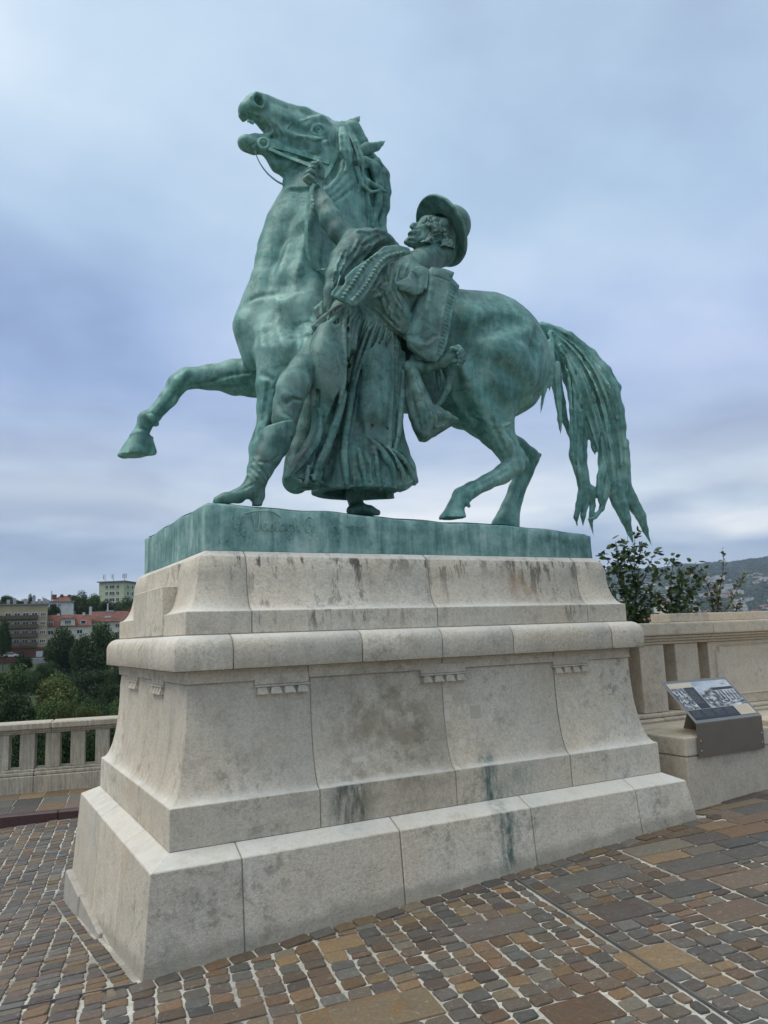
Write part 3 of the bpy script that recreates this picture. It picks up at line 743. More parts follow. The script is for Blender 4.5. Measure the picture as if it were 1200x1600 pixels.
def terrain():
    V = []; Fc = []; rs = [0, 12, 20, 30, 42, 56, 72, 90, 110, 130, 150, 168, 185, 200, 215, 230, 243, 252, 262, 280, 300, 340, 400, 500, 650, 850, 1100, 1400, 1700, 2000, 2300, 2600, 2900, 3200, 3500, 3800, 4100, 4400, 4700, 5000, 5300, 5600, 6000, 6600, 7200, 7900]
    az = [-180+5*i for i in range(28)]+[-40+1.5*i for i in range(94)]+[101+5*i for i in range(16)]
    n = len(az)
    for r in rs:
        for a in az:
            x = CAM[0]+r*math.sin(R_(a)); y = CAM[1]+r*math.cos(R_(a)); z = terrain_z(x, y)
            if r <= 30: z = min(z, -8)
            V.append((x, y, z))
    for i in range(len(rs)-1):
        for j in range(n): Fc.append((i*n+j, i*n+(j+1) % n, (i+1)*n+(j+1) % n, (i+1)*n+j))
    return mesh_np('ground', V, [f_[::-1] for f_ in Fc])
t = NT('grassland_and_woods'); n1 = t.noise(.03, 5, .6); n2 = t.noise(.35, 5, .65)
M_TERR = t.out(t.mix(t.ramp(n1, [(.42, 0.0), (.58, 1.0)]), t.ramp(n2, [(.3, (.020, .034, .012)), (.7, (.050, .078, .022))]), t.ramp(n2, [(.3, (.014, .026, .010)), (.7, (.030, .048, .018))])), .95, n2, .6, .6)
terrain_o = link('ground', terrain(), None, M_TERR); tag(terrain_o, 'wooded valley floor and hills falling away beyond the terrace', kind='structure')

# terrace: the bed of mortar between the setts, and its retaining edge
def terrace():
    V = []; Fc = []; na, nb = 80, 70; a0, a1, b0, b1 = -14, 14, -12, KB+2.2
    A = [a0+(a1-a0)*i/na for i in range(na+1)]; B = [b0+(b1-b0)*j/nb for j in range(nb+1)]
    for b_ in B:
        for a in A: x, y = toW(a, b_); V.append((x, y, gz(x, y)-.0045))
    for j in range(nb):
        for i in range(na): q = j*(na+1)+i; Fc.append((q, q+1, q+na+2, q+na+1))
    o = len(V); rim = [i for i in range(na+1)]+[j*(na+1)+na for j in range(1, nb+1)]+[nb*(na+1)+i for i in range(na-1, -1, -1)]+[j*(na+1) for j in range(nb-1, 0, -1)]
    for i in rim: V.append((V[i][0], V[i][1], -12))
    for k in range(len(rim)): Fc.append((rim[k], o+k, o+(k+1) % len(rim), rim[(k+1) % len(rim)]))
    return mesh_np('pavement', V, Fc)
pave = link('pavement', terrace(), None, M_JOINT); tag(pave, 'terrace paved with small brown and grey stone setts in pale mortar', kind='structure')
for p in polys[:295]:
    if pxsize(p) < 0: break
    V, Fc = sett_geo(p, 0, abs(area(p)) > .03)
    me = mesh_np('paving_sett', V, Fc, smooth=False); o = link('paving_sett', me, pave, M_SETT)
V = []; Fc = []
for p in polys[295:]:
    a, b_ = sett_geo(p, len(V), abs(area(p)) > .03); V += a; Fc += b_
o = link('small_paving_setts', mesh_np('small_paving_setts', V, Fc, smooth=False), pave, M_SETT); tag(o, kind='stuff')
# zinc expansion strips let into the paving
def strip(p, q, name='metal_strip'):
    n = 40; b = MB(); p = np.array(p, float); q = np.array(q, float); d = (q-p)/np.linalg.norm(q-p); s_ = np.array([-d[1], d[0]])*.0055
    V = []
    for i in range(n+1):
        c = p+(q-p)*i/n
        for k in (-1, 1): x_, y_ = c+s_*k; V.append((x_, y_, gz(x_, y_)+.010))
    Fc = [(2*i, 2*i+2, 2*i+3, 2*i+1) for i in range(n)]; o_ = len(V); V += [(x_, y_, z_-.02) for x_, y_, z_ in V]
    Fc += [(2*i+o_, 2*i+1+o_, 2*i+3+o_, 2*i+2+o_) for i in range(n)]+[(2*i, 2*i+o_, 2*i+2+o_, 2*i+2) for i in range(n)]+[(2*i+1, 2*i+3, 2*i+3+o_, 2*i+1+o_) for i in range(n)]
    return link(name, mesh_np(name, V, Fc, smooth=False), pave, M_STRIP)
strip((2.215, -.115), toW(MS, -2.7)); strip((-.02, -.012), (-4.8, 1.52))

# ---- raised walk with red kerb and the balustrade on the far left
RA = [-14+.0, 14]
def lbox(name, a0, a1, b0, b1, z0, z1, mat, parent, bevel=.004):
    b = MB(); q = [toW(a0, b0), toW(a1, b0), toW(a1, b1), toW(a0, b1)]
    b.hexa([(x, y, z0) for x, y in q]+[(x, y, z1) for x, y in q]); return b.build(name, mat, parent, bevel=bevel)
zw = -.355
walk = lbox('footway', -14, 9.0, KB+.165, KB+2.0, -1.0, zw-.006, M_JOINT, None, 0); tag(walk, 'raised stone footway along the balustrade', kind='structure')
kerb = empty('kerb', (*toW(0, KB), zw)); tag(kerb, 'dark red granite kerb in front of the balustrade on the left', kind='structure')
def parent_keep(o, e):
    o.parent = e; o.matrix_parent_inverse = Matrix.Translation(-Vector(e.location))
a = -9.0; K0 = toL(.24, 5.9)[0]-1.1*8
a = K0
while a < 6:
    o = lbox('kerb_stone', a+.002, a+1.098, KB, KB+.16, -1.0, zw+.004, M_REDKERB, None, .01); parent_keep(o, kerb); a += 1.1
WB = toL(.2, 7.50)[1]      # face of the balusters
rows_ = [KB+.165, KB+.165+.44, KB+.165+.88, WB-.07]
for j in range(3):
    a = -5.5+rng.uniform(0, .2)
    while a < 4.5:
        w = rng.uniform(.27, .33)
        if rows_[j+1]-rows_[j] > .05: o = lbox('paving_slab', a+.006, a+w-.006, rows_[j]+.006, rows_[j+1]-.006, zw-.05, zw+rng.uniform(0, .004), M_SETT, walk, .003)
        a += w
bal = empty('balustrade', (*toW(0, WB+.1), zw)); tag(bal, 'low travertine balustrade with square posts at the terrace edge on the left', 'balustrade')
def bpart(name, a0, a1, b0, b1, z0, z1, mat=None, bevel=.006):
    o = lbox(name, a0, a1, b0, b1, z0, z1, mat or M_TRAV, None, bevel); parent_keep(o, bal); return o
JO = toL(.30, 7.45)[0]
spans = [JO-8.7, JO-5.8, JO-2.9, JO, JO+2.9, JO+5.8]
for s0, s1 in zip(spans[:-1], spans[1:]):
    bpart('rail', s0+.002, s1-.002, WB-.075, WB+.335, .452, .540, bevel=.014); bpart('rail_moulding', s0+.002, s1-.002, WB-.045, WB+.305, .425, .450); bpart('rail_moulding', s0+.002, s1-.002, WB-.018, WB+.278, .398, .423)
    bpart('base_stone', s0-.2+.002, s1-.2-.002, WB-.06, WB+.32, zw-.3, -.145, bevel=.008); bpart('base_moulding', s0-.2+.002, s1-.2-.002, WB-.035, WB+.295, -.143, -.095, bevel=.012); bpart('base_moulding', s0-.2+.002, s1-.2-.002, WB-.015, WB+.275, -.093, -.062)
P0 = toL(-.080, 7.522)[0]; k = -22
while P0+k*.315 < spans[-1]-.3:
    c = P0+k*.315
    if c > spans[0]+.1: bpart('baluster', c, c+.183, WB, WB+.26, -.060, .396, bevel=.006)
    k += 1
# ------------------------------------------------------------------ parapet and seat on the right
par = empty('parapet_wall', (5.0, 1.3, 0)); tag(par, 'heavy limestone parapet with square posts and a framed panel behind the information board', 'wall')
def ppart(name, x0, x1, y0, y1, z0, z1, mat=None, bevel=.005, seg=1):
    b = MB(); b.box(x0, x1, y0, y1, z0, z1); o = b.build(name, mat or M_STONE_WALL, None, bevel=bevel, seg=seg); parent_keep(o, par); return o
YW = 1.15
cuts = [3.75, 5.65, 7.45, 9.25]
for x0, x1 in zip(cuts[:-1], cuts[1:]):
    ppart('cap_stone', x0+.002, x1-.002, YW-.115, YW+.60, 1.448, 1.566, bevel=.016, seg=2)
    ppart('cap_moulding', x0+.002, x1-.002, YW-.080, YW+.56, 1.420, 1.446, bevel=.008); ppart('cap_moulding', x0+.002, x1-.002, YW-.050, YW+.53, 1.394, 1.418, bevel=.006); ppart('cap_moulding', x0+.002, x1-.002, YW-.022, YW+.50, 1.366, 1.392)
for x0, x1 in ((3.4, 4.91), (4.91, 6.6), (6.6, 9.25)):
    ppart('base_moulding', x0+.002, x1-.002, YW-.05, YW+.52, .700, .738, bevel=.010); ppart('base_moulding', x0+.002, x1-.002, YW-.085, YW+.52, .636, .698, bevel=.016); ppart('base_stone', x0+.002, x1-.002, YW-.10, YW+.52, -.4, .634)
for x0 in (3.80, 4.27, 4.738, 5.210): ppart('square_post', x0, x0+.320, YW, YW+.45, .740, 1.364, bevel=.006)
ppart('panel_block', 5.688, 8.60, YW+.012, YW+.48, .740, 1.364)
ppart('square_post', 8.76, 9.08, YW, YW+.45, .740, 1.364)
# frame moulding of the panel with notched corners: outer fillet and raised field
b = MB(); x0, x1, z0, z1, nt = 5.775, 8.51, .825, 1.325, .045
outl = [(x0+nt, z0), (x1-nt, z0), (x1-nt, z0+nt), (x1, z0+nt), (x1, z1-nt), (x1-nt, z1-nt), (x1-nt, z1), (x0+nt, z1), (x0+nt, z1-nt), (x0, z1-nt), (x0, z0+nt), (x0+nt, z0+nt)]
def offset_rect(poly, o_):
    cx = (x0+x1)/2; cz = (z0+z1)/2; return [(px_+(o_ if px_ < cx else -o_), pz+(o_ if pz < cz else -o_)) for px_, pz in poly]
for (oa, ob, ya, yb) in ((0, .012, YW+.010, YW-.006), (.012, .022, YW-.006, YW+.004)):
    A_ = offset_rect(outl, oa); B_ = offset_rect(outl, ob); n = len(A_)
    V = [(p[0], ya, p[1]) for p in A_]+[(p[0], yb, p[1]) for p in B_]; b.add(V, [(i, (i+1) % n, n+(i+1) % n, n+i) for i in range(n)])
A_ = offset_rect(outl, .022); b.add([(p[0], YW+.004, p[1]) for p in A_], [tuple(range(len(A_)))])
o = b.build('panel_frame', M_STONE_WALL); parent_keep(o, par)
# upper plinth of planting bed behind the cap
bed = [(5.24, 5.80), (5.80, 7.6), (7.6, 9.2)]
for x0_, x1_ in bed: ppart('upper_stone', x0_+.002, x1_-.002, YW+.06, YW+.30, 1.568, 1.652, bevel=.005)

seat = empty('stone_block', (4.7, .6, .1)); tag(seat, 'solid stone block seat in front of the parapet, carrying the information board', 'stone block')
def spart(name, x0, x1, y0, y1, z0, z1, bevel=.006, seg=1):
    b = MB(); b.box(x0, x1, y0, y1, z0, z1); o = b.build(name, M_STONE_WALL, None, bevel=bevel, seg=seg); o.parent = seat; o.matrix_parent_inverse = Matrix.Translation(-Vector(seat.location)); return o
spart('seat_slab', 4.178, 5.215, .228, 1.045, .520, .668, .022, 3); spart('seat_base', 4.184, 5.205, .234, 1.045, -.1, .517)
spart('seat_slab', 5.60, 8.2, .228, 1.045, .520, .668, .022, 3); spart('seat_base', 5.61, 8.2, .234, 1.045, -.1, .517)

# ------------------------------------------------------------------ information board
brd = empty('information_board', (4.7, .21, .52)); tag(brd, 'tilted metal information board with old photographs, fixed to the stone block', 'information board')
def keep(o): o.parent = brd; o.matrix_parent_inverse = Matrix.Translation(-Vector(brd.location)); return o
bx0, bx1 = 4.300, 5.098
b = MB(); b.box(bx0, bx1, .208, .216, .505, .765); keep(b.build('front_plate', M_PLATE, bevel=.002))
bl_, bt_ = np.array([0, .208, .768]), np.array([0, .535, 1.078])
dirv = (bt_-bl_)/np.linalg.norm(bt_-bl_); nrm = np.array([0, -dirv[2], dirv[1]]); Lb = np.linalg.norm(bt_-bl_)
def on_board(x, t_, h=0): p = bl_+dirv*t_+nrm*h; return (x, p[1], p[2])
b = MB(); b.hexa([on_board(bx0, 0, -.006), on_board(bx1, 0, -.006), on_board(bx1, Lb, -.006), on_board(bx0, Lb, -.006), on_board(bx0, 0, 0), on_board(bx1, 0, 0), on_board(bx1, Lb, 0), on_board(bx0, Lb, 0)])
keep(b.build('sloping_plate', M_PLATE_TOP, bevel=.002))
for x_ in (bx0+.34, bx1-.30):
    b = MB(); b.hexa([(x_-.02, .235, .668), (x_+.02, .235, .668), (x_+.02, .62, .668), (x_-.02, .62, .668), on_board(x_-.02, .02, -.007), on_board(x_+.02, .02, -.007), on_board(x_+.02, Lb-.08, -.007), on_board(x_-.02, Lb-.08, -.007)]); keep(b.build('bracket', M_PLATE))
def screen(name, fx0, fx1, ft0, ft1, mat, lift=.0035):
    W_ = bx1-bx0; i_ = .032; X0 = bx0+i_+(W_-2*i_)*fx0; X1 = bx0+i_+(W_-2*i_)*fx1; T0 = i_+(Lb-2*i_)*ft0; T1 = i_+(Lb-2*i_)*ft1
    b = MB(); b.hexa([on_board(X0, T0, .0004), on_board(X1, T0, .0004), on_board(X1, T1, .0004), on_board(X0, T1, .0004), on_board(X0, T0, lift), on_board(X1, T0, lift), on_board(X1, T1, lift), on_board(X0, T1, lift)])
    me = b.build(name, mat); return keep(me)
def photo(name, seed, sky=True):
    t = NT(name); tc = t.tc.outputs['Generated']; s = t.sep(tc)
    n = t.noise(5, 8, .78, t.scale(tc, 1, 1, 1.6, (seed, 0, 0)), .9); v = t.voro(5, t.scale(tc, 1.5, 1, 1.2, (seed, 2, 0)))
    base = t.ramp(t.math('MULTIPLY_ADD', v, .35, t.math('MULTIPLY', n, .8)), [(.40, .012), (.50, .06), (.58, .22), (.70, .60)], 'LINEAR')
    if sky:
        hz = t.math('MULTIPLY_ADD', n, .28, t.math('ADD', s[2], t.math('MULTIPLY', s[0], -.30)))
        skyc = t.ramp(t.noise(3, 4, .6, tc), [(.35, (.30, .33, .37)), (.65, (.52, .55, .60))]); base = t.mix(t.ramp(hz, [(.70, 0.0), (.73, 1.0)]), base, skyc)
        hall = t.math('MULTIPLY', t.ramp(s[0], [(.56, 0.0), (.62, 1.0)]), t.ramp(s[2], [(.35, 1.0), (.80, 1.0)])); base = t.mix(t.math('MULTIPLY', hall, .35), base, t.ramp(t.voro(6, tc), [(.2, .04), (.5, .6)]))
    return t.out(base, .35)
M_PH1, M_PH2 = photo('printed_photograph', 3.0), photo('printed_photograph_small', 8.0, False)
def printed(name, bg, fg, cols):
    """small print: lines of text too fine to read"""
    t = NT(name); tc = t.tc.outputs['Generated']; s = t.sep(tc)
    ln = t.math('FRACT', t.math('MULTIPLY', s[1], 16.0)); m = t.ramp(ln, [(.45, 1.0), (.5, 0.0)], 'CONSTANT')
    wd = t.ramp(t.noise(60, 2, .5, t.scale(tc, 1, .12, .12)), [(.46, 0.0), (.5, 1.0)], 'CONSTANT')
    cx = t.math('FRACT', t.math('MULTIPLY', s[0], float(cols))); cm = t.ramp(cx, [(.0, 0.0), (.08, 1.0), (.80, 0.0)], 'CONSTANT'); rm = t.ramp(s[1], [(0, 0.0), (.25, 1.0), (.9, 0.0)], 'CONSTANT')
    k = t.math('MULTIPLY', t.math('MULTIPLY', m, wd), t.math('MULTIPLY', cm, rm)); return t.out(t.mix(k, bg, fg), .4)
M_TX1 = printed('printed_text_dark', (.012, .016, .022), (.10, .105, .11), 4); M_TX2 = printed('printed_text_column', (.012, .016, .022), (.14, .14, .13), 1)
M_CR = printed('cream_print', (.52, .43, .31), (.40, .33, .24), 1); M_CR2 = plain('cream_band', (.56, .48, .36), .4, var=.02)
M_LINE = plain('white_line', (.7, .7, .68), .4, var=.02)
screen('printed_sheet', 0, 1, 0, 1, M_LINE, .0018)
screen('cream_heading', 0, .385, .865, 1, M_CR2); screen('small_photograph', 0, .20, .265, .855, M_PH2); screen('text_column', .207, .38, .265, .855, M_TX2)
screen('large_photograph', .39, 1, .265, 1, M_PH1); screen('text_panel', 0, .735, 0, .255, M_TX1); screen('cream_note', .742, 1, 0, .255, M_CR)
for x_, z_ in ((bx0+.03, .555), (bx0+.03, .63), (bx1-.03, .555), (bx1-.03, .63)):
    b = MB(); b.tube([(x_, .2075, z_), (x_, .203, z_), (x_, .200, z_)], [.008, .0075, .003], 10); keep(b.build('screw', M_SCREW))

# what the printed photographs show, as flat patches of print: a terrace hall, columns, a crowd of roofs
M_P = [plain('print_black', (.012, .013, .015), .35), plain('print_grey', (.12, .125, .13), .35), plain('print_pale', (.50, .52, .55), .35)]
def print_patches(name, fx0, fx1, ft0, ft1, fn, n, seed):
    rg = np.random.default_rng(seed); W_ = bx1-bx0; i_ = .032; BB = [MB(), MB(), MB()]
    for q in range(n):
        a, t_, w, h_, sh, m_ = fn(rg, q); xs = [a, a+w, a+w+sh, a+sh]; ts = [t_, t_, t_+h_, t_+h_]
        P_ = []
        for x_, y_ in zip(xs, ts):
            x_ = min(max(x_, 0), 1); y_ = min(max(y_, 0), 1); P_.append(on_board(bx0+i_+(W_-2*i_)*(fx0+(fx1-fx0)*x_), i_+(Lb-2*i_)*(ft0+(ft1-ft0)*y_), .0042+.00004*q))
        BB[m_].add(P_, [(0, 1, 2, 3)])
    for b_, mm in zip(BB, M_P):
        if b_.V: tag(keep(b_.build(name, mm)), kind='stuff')
def hall(rg, q):
    if q < 3: return [(.42, .62, .58, .10, -.02, 0), (.50, .72, .50, .09, .0, 2), (.45, .40, .55, .05, .05, 1)][q]
    if q < 15: i = q-3; return (.46+i*.046, .18+.02*i*.3, .020, .44-.012*i, .01, 2 if i % 2 == 0 else 0)
    if q < 50: a = rg.uniform(0, .5); return (a, rg.uniform(.12, .60-a*.3), rg.uniform(.02, .07), rg.uniform(.02, .07), rg.uniform(-.03, .03), int(rg.integers(0, 3)))
    a = rg.uniform(0, .95); return (a, rg.uniform(.02, .22), rg.uniform(.02, .10), rg.uniform(.01, .03), rg.uniform(-.02, .02), int(rg.integers(0, 2)))
print_patches('print_detail', .39, 1, .265, 1, hall, 66, 4)
def town(rg, q):
    a = rg.uniform(0, .92); t_ = rg.uniform(.02, .9); return (a, t_, rg.uniform(.04, .14), rg.uniform(.02, .06), rg.uniform(-.05, .05), int(rg.choice([0, 0, 1, 2])))
print_patches('print_detail', 0, .20, .265, .855, town, 42, 6)
# ------------------------------------------------------------------ the bronze group
statue = empty('bronze_statue', (2.0, 1.3, 2.1))
tag(statue, 'green bronze statue of a rearing horse held back by a herdsman in a round hat', 'statue')
INV = Matrix.Translation((-2.0, -1.3, -2.1))
def bronze_part(name, me, parent=statue, mat=None, label=None):
    me.transform(INV); o = link(name, me, parent, mat or M_BRONZE)
    if label: o['label'] = label
    return o

f = Field((-.05, .50, 2.38), (4.15, 1.98, 6.32), .0100)
# trunk
ball(f, 450, 520, 1.38, .36, .36, .46, .10, rot=-12)
ball(f, 600, 528, 1.25, .78, .44, .46, .15)
ball(f, 520, 500, 1.33, .50, .42, .50, .15)
ball(f, 700, 535, 1.10, .50, .42, .45, .15)
ball(f, 764, 556, 1.00, .585, .42, .555, .10, rot=-20)
ball(f, 735, 610, 0.95, .34, .34, .34, .15)
# neck
stroke(f, [(500, 470, 1.36, 92), (494, 410, 1.36, 90), (512, 345, 1.36, 78), (530, 295, 1.36, 62), (545, 255, 1.36, 40)], .08, sy=.55)
stroke(f, [(600, 470, 1.30, 70), (575, 400, 1.34, 40), (582, 340, 1.36, 20), (580, 270, 1.36, 15), (562, 228, 1.36, 16)], .08, sy=.7)
stroke(f, [(462, 310, 1.34, 12), (442, 355, 1.32, 16), (425, 410, 1.30, 20), (412, 470, 1.28, 24)], .09)
stroke(f, [(500, 300, 1.14, 10), (482, 360, 1.10, 16), (466, 430, 1.06, 26), (455, 480, 1.1, 30)], .10)
# shoulder, breast
ball(f, 490, 500, 1.08, .22, .16, .42, .12, rot=20)
ball(f, 405, 520, 1.42, .17, .22, .24, .09)
ball(f, 432, 540, 1.14, .17, .15, .22, .08)
stroke(f, [(400, 470, 1.36, 20), (390, 510, 1.36, 22), (398, 560, 1.36, 20)], .08)
stroke(f, [(455, 590, 1.05, 26), (470, 560, 1.0, 30), (500, 540, .98, 30)], .08)
# near foreleg (standing)
stroke(f, [(440, 560, 1.12, 44), (430, 600, 1.12, 29), (422, 640, 1.12, 20), (412, 680, 1.12, 15), (404, 700, 1.12, 14), (398, 735, 1.12, 11), (400, 765, 1.12, 11), (402, 776, 1.1, 12)], .04)
# raised far foreleg
stroke(f, [(425, 585, 1.55, 34), (400, 590, 1.6, 29), (365, 589, 1.65, 26.5), (330, 589, 1.68, 19), (292, 591, 1.7, 15.5), (277, 600, 1.7, 15.5)], .04)
stroke(f, [(277, 600, 1.7, 15), (263, 622, 1.7, 13), (240, 648, 1.7, 11.5), (229, 655, 1.7, 13.5), (224, 668, 1.7, 11), (218, 682, 1.7, 13)], .025)
stroke(f, [(236, 652, 1.62, 6), (243, 661, 1.64, 5), (246, 664, 1.66, 2)], .012)
f.cone(at(219, 684, 1.7), at(210, 716, 1.7), .072, .125, .012)
f.cone(at(230, 690, 1.7), at(236, 705, 1.7), .050, .045, .02)
f.plane_cut(at(214, 712, 1.7), (.10, 0, -1), .34)
# hind quarters: near leg
stroke(f, [(790, 590, .90, 58), (768, 625, .84, 42), (773, 660, .80, 27), (787, 692, .78, 19), (800, 716, .78, 18)], .07)
stroke(f, [(730, 600, .86, 44), (755, 645, .82, 30), (770, 675, .80, 22)], .07)
stroke(f, [(820, 720, .78, 6), (808, 710, .78, 11), (803, 726, .78, 16.5), (785, 741, .77, 15), (760, 754, .76, 12.5), (738, 765, .75, 12.5), (721, 776, .74, 14), (713, 788, .73, 11), (710, 799, .73, 14)], .025)
f.cone(at(712, 795, .73), at(709, 812, .73), .068, .112, .012)
f.plane_cut(at(711, 810, .73), (0, 0, -1), .3)
stroke(f, [(728, 783, .68, 4), (733, 791, .68, 2.5)], .01)
ball(f, 799, 730, .72, .045, .03, .05, .02)
# far hind leg
stroke(f, [(750, 610, 1.15, 60), (752, 650, 1.2, 32), (778, 683, 1.25, 20), (805, 700, 1.28, 17), (829, 713, 1.3, 14)], .05)
stroke(f, [(842, 711, 1.3, 5), (831, 717, 1.3, 12), (820, 735, 1.3, 14.5), (808, 765, 1.3, 13.5), (797, 795, 1.3, 15), (790, 820, 1.3, 22)], .02)
# belly, sheath
stroke(f, [(480, 585, 1.3, 40), (600, 592, 1.2, 46), (700, 610, 1.05, 40)], .1)
ball(f, 722, 643, .98, .11, .09, .08, .04)
# rump hollows and the point of the hip
ball(f, 742, 500, .70, .15, .10, .13, .10)
ball(f, 812, 545, .74, .16, .12, .22, .14, rot=20)
f.noise(.006, .20, 3, 2)
S = lambda st, **k: sstroke(f, st, **k)
C = lambda st, k=.012, off=0.0: sstroke(f, st, sub=True, k=k, off=off)
# broad modelling drawn on the surface
C([(842, 620, 6), (828, 585, 9), (838, 540, 7), (842, 515, 4)], .06, -.8)
C([(712, 580, 5), (718, 615, 8), (742, 655, 6), (758, 690, 4)], .05, -.5)
C([(745, 560, 9), (765, 600, 10), (790, 640, 7), (800, 672, 4)], .08, -1.1)
C([(755, 520, 10), (790, 500, 10), (815, 500, 8)], .08, -1.2)
S([(760, 548, 16), (800, 560, 18), (820, 600, 12)], k=.1, off=.7)
C([(452, 596, 5), (447, 575, 7), (462, 545, 7), (478, 515, 5)], .05, -.6)
C([(392, 592, 4), (408, 584, 5), (425, 592, 4)], .03, -.3)
C([(392, 468, 1), (410, 461, 1.6), (440, 458, 1.8), (480, 452, 1)], .03, -.4)
C([(418, 500, 4), (424, 540, 6), (436, 575, 4)], .07, -1.1)
C([(470, 350, 6), (452, 400, 8), (440, 450, 5)], .10, -1.3)
C([(505, 340, 5), (490, 390, 7), (475, 440, 5)], .10, -1.3)
S([(480, 475, 12), (492, 520, 14), (488, 560, 10)], k=.10, off=.9)
for a in ([(462, 508, .8), (480, 503, 1.4), (500, 511, .8)], [(458, 528, .8), (478, 524, 1.4), (500, 531, .8)]): C(a, .03, -.5)
# knee, tendons and cannon bones
C([(440, 590, 3), (436, 625, 4), (428, 655, 3), (416, 685, 2.5)], .02, -.2); C([(418, 600, 3), (413, 640, 3), (405, 680, 2)], .02, -.3)
S([(428, 615, 6), (424, 645, 6), (414, 668, 3)], k=.02, off=.4)
C([(398, 583, 2), (360, 586, 2.6), (325, 598, 2.4), (300, 600, 1.6)], .02, -.1); S([(395, 586, 2), (360, 590, 2), (330, 600, 1.6)], k=.01)
C([(390, 602, 2), (350, 605, 2.2), (320, 604, 1.5)], .02, -.2)
S([(292, 584, 6), (277, 596, 7), (272, 608, 5)], k=.03, off=.5); C([(268, 628, 2), (250, 650, 2.2), (238, 660, 1.4)], .012, 0); C([(276, 612, 2.5), (262, 632, 2.5), (246, 648, 2)], .012, -.2)
C([(220, 668, 2), (232, 672, 1.6)], .01); S([(204, 679, 2.2), (219, 675, 2.4), (238, 684, 2.2)], k=.008, off=.3)
C([(196, 706, 1.2), (215, 708, 1.2), (234, 705, 1.2)], .005)
C([(795, 676, 2), (806, 695, 2.4), (810, 712, 2)], .02, -.1); C([(768, 655, 2), (780, 680, 2.6), (790, 705, 2)], .02, -.2)
C([(792, 735, 2), (765, 750, 2.2), (735, 764, 1.6)], .014, -.1)
S([(740, 650, 1.6), (755, 653, 2), (768, 664, 1.8), (785, 666, 1.8), (798, 661, 1.4)], k=.012); S([(765, 668, 1.4), (780, 682, 1.8), (800, 688, 1.2)], k=.01); S([(745, 655, 1.3), (758, 680, 1.5), (770, 692, 1.2)], k=.01)
S([(803, 722, 6), (806, 732, 5)], k=.02, off=.5)
C([(838, 722, 2), (822, 760, 2.4), (808, 790, 2)], .014, -.1)
C([(728, 636, 2), (735, 650, 2.4), (748, 655, 1.6)], .01, 0)

# ---- head
HY = 1.36
G = lambda *a, **k: stroke(f, *a, **k)
G([(540, 250, HY, 30), (528, 225, HY, 34)], .05, sy=.62)
G([(530, 222, HY, 31), (492, 216, HY, 33), (455, 204, HY, 31), (428, 190, HY, 27), (408, 175, HY, 21)], .03, sy=.66)
ball(f, 400, 168, HY, .110, .125, .115, .03, rot=-35)
ball(f, 384, 172, HY, .062, .09, .070, .025)
ball(f, 488, 250, HY, .245, .165, .205, .05, rot=-20)
G([(450, 285, HY, 9), (475, 272, HY, 20), (500, 265, HY, 26)], .04, sy=.8)
G([(470, 248, HY, 30), (442, 238, HY, 21), (418, 230, HY, 13), (396, 227, HY, 13.5), (382, 223, HY, 10)], .03, sy=.8)
ball(f, 385, 224, HY, .070, .08, .062, .02, rot=-15)
G([(455, 262, HY, 26), (434, 258, HY, 12), (420, 243, HY, 8)], .03, sy=.8)
G([(508, 192, HY, 10), (475, 182, HY, 13), (440, 172, HY, 12), (415, 160, HY, 12)], .03)
# mouth opening runs right through
G([(415, 211, HY, 3.5), (409, 203, HY, 7.5), (400, 200, HY, 8.5), (388, 201, HY, 9), (374, 203, HY, 10)], .012, sub=True, sy=4)
for i in range(3): f.cone(at(387+i*4, 187+i*1.6, 1.29), at(387+i*4, 190.5+i*1.6, 1.29), .010, .008, .004)
for i in range(3): f.cone(at(381+i*4, 215, 1.31), at(382+i*4, 211, 1.31), .010, .008, .004)
G([(414, 217, HY, 7), (398, 215, HY, 5.5), (390, 214, HY, 4)], .01, sy=1.4)
f.noise(.0025, .07, 4, 2)
S([(426, 205, 3), (418, 212, 3.5), (412, 222, 3)], k=.012, off=.4)
# cheek bone and the hollows about it
S([(508, 222, 5), (480, 219, 6), (455, 212, 5), (440, 205, 3)], k=.03, off=.5)
C([(478, 203, 5), (455, 194, 6), (432, 183, 5)], .04, -.7)
C([(480, 230, 5), (455, 226, 7), (438, 216, 4)], .04, -.7)
C([(446, 268, 3), (475, 250, 4), (500, 240, 3)], .03, -.4)
# nostril
S([(397, 165, 3.5), (394, 153, 3.6), (400, 146.5, 3.6), (410, 149, 3.4), (413, 158, 3.2), (407, 166, 3.2), (397, 165, 3.5)], k=.012, off=.3)
p = surf(f, 405, 156)
f.ell(p, (.034, .075, .046), .010, ((.8, .0, .6), (0, 1, 0), (-.6, 0, .8)), True)
C([(395, 173, 1.8), (408, 175, 2.2), (420, 168, 1.5)], .012); C([(388, 178, 1.5), (400, 183, 2), (415, 190, 1.5)], .012)
S([(380, 188, 3), (376, 181, 4)], k=.015)
for a in ([(414, 190, 1.5), (421, 200, 1.8), (423, 212, 1.2)], [(422, 190, 1.5), (429, 200, 1.8), (431, 214, 1.2)], [(430, 196, 1.2), (437, 206, 1.5), (440, 216, 1)], [(400, 222, 1.2), (388, 230, 1.4), (378, 228, 1)]): C(a, .012, 0)
